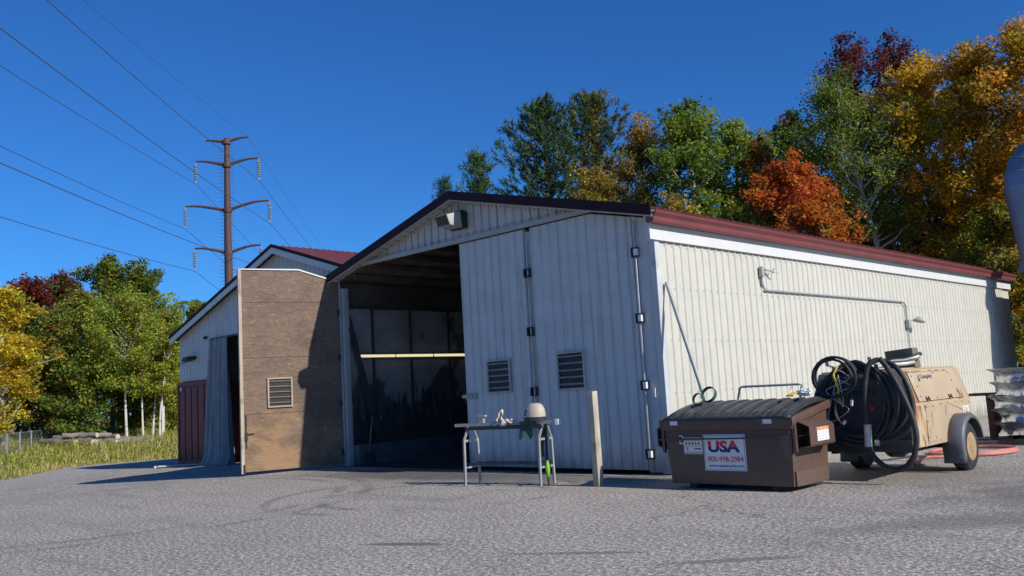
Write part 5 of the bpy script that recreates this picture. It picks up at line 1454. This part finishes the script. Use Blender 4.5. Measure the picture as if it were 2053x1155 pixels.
broadleaf('young_tree', 'dark green undergrowth tree beneath the white birch', -7.8, 29.8, 11.4, 5.6, [DGREEN, GREEN, OLIVE], [4, 3, 2], 20, cb=.25, n=16000, size=.08, group=gB)
broadleaf('young_tree', 'small rust red tree between the orange maple and the birch', -7.6, 24.2, 10.0, 2.8, [RED, (.22, .07, .025), DGREEN, OLIVE], [3, 2, 3, 2], 21, cb=.35, n=8000, size=.075, group=gB)
broadleaf('young_tree', 'shadowy green tree beneath the golden maple', -5.0, 31.0, 9.4, 4.8, [DGREEN, OLIVE, (.14, .11, .02)], [4, 3, 1], 22, cb=.2, n=13000, size=.085, group=gB)
broadleaf('young_tree', 'low olive and yellow tree at the right end of the roof', -1.8, 26.0, 7.9, 4.0, [OLIVE, YGREEN, AMBER, DGREEN], [3, 2, 2, 3], 23, cb=.2, n=11000, size=.08, group=gB)
broadleaf('oak_tree', 'deep green oak filling behind the golden maples', -3.5, 34.0, 13.4, 6.4, [DGREEN, GREEN, AMBER], [4, 2, 1], 24, cb=.2, n=15000, size=.11, group=gB)
broadleaf('oak_tree', 'deep green oak behind the far right maple', 1.6, 32.0, 13.4, 6.4, [DGREEN, OLIVE, AMBER], [4, 2, 2], 25, cb=.2, n=15000, size=.11, group=gB)

broadleaf('young_tree', 'bright yellow tree at the far left edge by the fence', -41.6, 1.6, 8.2, 4.6, [YEL, (.36, .30, .03), YGREEN, (.42, .27, .03)], [4, 3, 2, 2], 31, cb=.14, n=22000, size=.085, bark=ASPEN, group=gL)
broadleaf('maple_tree', 'dark red maple top left behind the yellow tree', -50.6, 5.4, 10.3, 5.0, [DRED, (.20, .04, .03), (.09, .03, .02)], [3, 3, 2], 32, cb=.2, n=14000, size=.11, group=gL)
broadleaf('maple_tree', 'purple brown maple between the dark red maple and tall oak', -52.0, 7.9, 11.0, 4.6, [DRED, (.13, .05, .025), DGREEN], [3, 3, 3], 33, cb=.2, n=13000, size=.11, group=gL)
broadleaf('oak_tree', 'tallest dark green oak in the left tree line', -52.8, 11.3, 12.5, 6.2, [DGREEN, GREEN, (.10, .06, .02), OLIVE], [4, 3, 1, 2], 34, cb=.25, n=19000, size=.11, group=gL)
broadleaf('oak_tree', 'dark green oak right of the tallest left oak', -53.9, 14.0, 12.2, 4.4, [DGREEN, GREEN, OLIVE], [4, 3, 2], 35, cb=.25, n=14000, size=.11, group=gL)
broadleaf('aspen_tree', 'light green aspen with pale trunks left of the shed', -41.3, 7.7, 8.0, 5.2, [YGREEN, GREEN, OLIVE], [4, 3, 2], 36, cb=.38, n=19000, size=.075, bark=BIRCH, group=gL, trunk_r=.085)
broadleaf('aspen_tree', 'light green aspen closest to the red container', -44.3, 11.2, 7.7, 4.6, [YGREEN, GREEN, OLIVE], [4, 3, 2], 37, cb=.35, n=15000, size=.08, bark=BIRCH, group=gL, trunk_r=.085)
broadleaf('aspen_tree', 'slim aspen trunk between the two light green aspens', -42.3, 9.6, 7.0, 3.0, [YGREEN, OLIVE], [3, 2], 38, cb=.45, n=7000, size=.075, bark=BIRCH, group=gL, lean=(.5, .4), trunk_r=.07)
for k, (x_, y_, lx, ly, lab) in enumerate(((-40.9, 8.4, -.3, .2, 'slender pale aspen stem just right of the left aspen'), (-40.4, 9.2, .5, .5, 'slender leaning aspen stem in the middle of the aspens'), (-42.8, 10.4, -.4, -.3, 'slender aspen stem left of the aspen by the container'))):
    broadleaf('aspen_tree', lab, x_, y_, 6.4 - .3 * k, 2.4, [YGREEN, OLIVE], [3, 2], 60 + k, cb=.45, n=5000, size=.075, bark=BIRCH, group=gL, lean=(lx, ly), trunk_r=.065, nb=16)
broadleaf('oak_tree', 'olive green tree in the middle of the left tree line', -47.8, 7.6, 9.0, 5.4, [OLIVE, GREEN, DGREEN, (.13, .085, .03)], [4, 3, 2, 1], 39, cb=.2, n=15000, size=.10, group=gL)
broadleaf('young_tree', 'orange tinged tree between the yellow tree and the olive tree', -44.5, 4.6, 7.3, 4.0, [OLIVE, (.22, .09, .03), GREEN, DGREEN], [3, 2, 3, 3], 40, cb=.15, n=13000, size=.09, group=gL)
broadleaf('young_tree', 'small distant green tree top beside the shed roof', -58.6, 20.3, 10.6, 3.4, [GREEN, OLIVE, DGREEN], [3, 2, 2], 41, cb=.3, n=8000, size=.11, group=gL)
broadleaf('oak_tree', 'green tree at the left picture edge behind the yellow tree', -50.0, 1.6, 9.0, 6.0, [GREEN, OLIVE, DGREEN], [3, 3, 2], 42, cb=.15, n=14000, size=.11, group=gL)
broadleaf('young_tree', 'dark shrubby tree below the olive tree', -42.6, 5.4, 4.6, 4.0, [DGREEN, GREEN, OLIVE], [4, 2, 2], 43, cb=.1, n=12000, size=.085, group=gL)
broadleaf('young_tree', 'low green bush beneath the aspens', -46.5, 10.0, 4.6, 4.4, [DGREEN, OLIVE, GREEN], [3, 2, 3], 44, cb=.05, n=12000, size=.09, group=gL)
broadleaf('young_tree', 'low yellow green bush between container and aspens', -45.8, 12.9, 4.4, 3.4, [YGREEN, OLIVE, GREEN], [3, 2, 2], 45, cb=.05, n=9000, size=.085, group=gL)

# far woods that read as one mass
def wood_mass(name, label, path, hs, depth, n, size, cols, wts, seed):
    rng = np.random.default_rng(seed); path = np.array(path, float); hs = np.array(hs, float)
    nc = 420
    t_ = rng.uniform(0, len(path) - 1.001, nc); i = t_.astype(int); f = (t_ - i)[:, None]
    c = path[i] * (1 - f) + path[i + 1] * f; hh = hs[i] * (1 - f[:, 0]) + hs[i + 1] * f[:, 0]
    c = c + rng.normal(size=(nc, 2)) * depth
    z = rng.random(nc) ** .8 * hh * (.9 + .2 * np.sin(c[:, 0] * .9)) - .4
    cen = np.c_[c, z]; r_ = rng.uniform(.7, 1.5, nc)
    cid = rng.integers(0, nc, n)
    off = rng.normal(size=(n, 3)); off /= np.linalg.norm(off, axis=1)[:, None]
    pts = cen[cid] + off * (rng.random(n) ** .4 * r_[cid])[:, None]
    pts[:, 2] = np.maximum(pts[:, 2], -.45)
    col = palette(n, cid, nc, cols, wts, rng)
    o = np_mesh(name, leaf_quads(pts, size, rng), 4, LEAF, None, np.repeat(col, 4, 0))
    tag(o, label, kind='stuff')
wood_mass('woodland', 'dense dark woods deep behind the building', [(-40, 32), (-28, 36), (-16, 40), (-6, 42), (6, 40), (16, 37), (30, 33)], [7, 7.5, 13, 14, 13, 13, 13], 1.6, 80000, .17, [DGREEN, GREEN, OLIVE, (.12, .09, .02)], [5, 2, 2, 1], 51)
wood_mass('woodland', 'dense dark woods behind the left tree line', [(-62, -14), (-62, -2), (-60, 8), (-59, 16), (-66, 24), (-80, 36)], [8, 8, 7.5, 7, 4.5, 4], 1.6, 52000, .17, [DGREEN, GREEN, OLIVE], [5, 2, 2], 52)

# weedy verge
def verge():
    rng = np.random.default_rng(61)
    n = 95000
    y = rng.uniform(-14, 24, n)
    e = np.interp(y, [a for a, _ in EDGE], [b for _, b in EDGE])
    d = rng.random(n) ** 1.5 * 30
    x = e - .15 - d
    ok = ~((x > -21) & (y > .5)) & ~((rng.random(n) < .55) & (x < -34) & (x > -44) & (y > 1.5) & (y < 10))
    ok &= rng.random(n) < np.clip(.12 + d / 3.5, 0, 1)
    x, y, d = x[ok], y[ok], d[ok]; n = len(x)
    nz = np.sin(x * .9 + 1.3 * np.sin(y * .7)) * np.sin(y * 1.1 + .8 * np.sin(x * .5)) + .5 * np.sin(x * 2.3 + y * 1.7)
    hgt = np.clip(.05 + .05 * d, 0, .42) * np.where(d > 9, .75, 1.0) * (1 + .45 * nz) * rng.uniform(.5, 1.25, n)
    hgt = np.clip(hgt, .05, 1.25)
    gzv = -.022 * np.clip(-x - 10, 0, 20) - .055 * np.clip(-y, 0, 6) + .05 * np.clip(-x - 31, 0, 18) - .03
    base = np.c_[x, y, gzv]
    a = rng.uniform(0, 2 * np.pi, n); w = rng.uniform(.012, .035, n)
    sdv = np.c_[np.cos(a), np.sin(a), np.zeros(n)] * w[:, None]
    ln = np.c_[rng.normal(size=(n, 2)) * .28, np.ones(n)] * hgt[:, None]
    q = np.stack([base - sdv, base + sdv, base + ln + sdv * .3, base + ln - sdv * .3], 1).reshape(-1, 3)
    cols = np.array([(.24, .27, .048), (.35, .34, .06), (.50, .38, .17), (.17, .24, .042), (.54, .46, .05)])
    p = np.stack([np.full(n, .34), .24 + .1 * (nz > .4), .16 + .7 * np.exp(-d / 2.2) + .3 * (nz < -.6), np.full(n, .30), .05 + .05 * (nz > .6)], 1)
    p /= p.sum(1)[:, None]
    ci = (rng.random(n)[:, None] > np.cumsum(p, 1)).sum(1).clip(0, 4)
    col = cols[ci] * rng.uniform(.7, 1.3, n)[:, None]
    # leafy weed heads
    m_ = 26000
    k = rng.choice(n, m_, p=(hgt ** 2) / (hgt ** 2).sum())
    pts = base[k] + ln[k] * rng.uniform(.4, 1.05, m_)[:, None] + rng.normal(size=(m_, 3)) * .06
    lq = leaf_quads(pts, .05, rng)
    lc = cols[ci[k]] * rng.uniform(.8, 1.4, m_)[:, None]
    o = np_mesh('grass', np.r_[q, lq], 4, BLADE, None, np.repeat(np.r_[col, lc], 4, 0))
    tag(o, 'uneven green and straw coloured weeds beside the asphalt', kind='stuff')
verge()

# loose grit and pebbles on the yard
def pebbles():
    rng = np.random.default_rng(71); n = 160
    x = rng.uniform(-16, 7, n); y = rng.uniform(-9, -.4, n); s = rng.uniform(.004, .014, n)
    mb = MB()
    for i in range(n):
        if y[i] > -2.8 and x[i] > .8 and x[i] < 3.3: continue
        z = gz(x[i], y[i]); a = rng.uniform(0, 3)
        c_, s_ = math.cos(a) * s[i], math.sin(a) * s[i]
        mb.add([(x[i] + c_, y[i] + s_, z), (x[i] - s_, y[i] + c_, z), (x[i] - c_, y[i] - s_, z), (x[i] + s_ * .8, y[i] - c_ * .8, z), (x[i], y[i], z + s[i] * .8)], [(0, 1, 4), (1, 2, 4), (2, 3, 4), (3, 0, 4)])
    tag(mb.build('pebbles', pmat('pale_grit', (.42, .40, .36), .9)), 'scattered pale pebbles on the asphalt', kind='stuff')
pebbles()
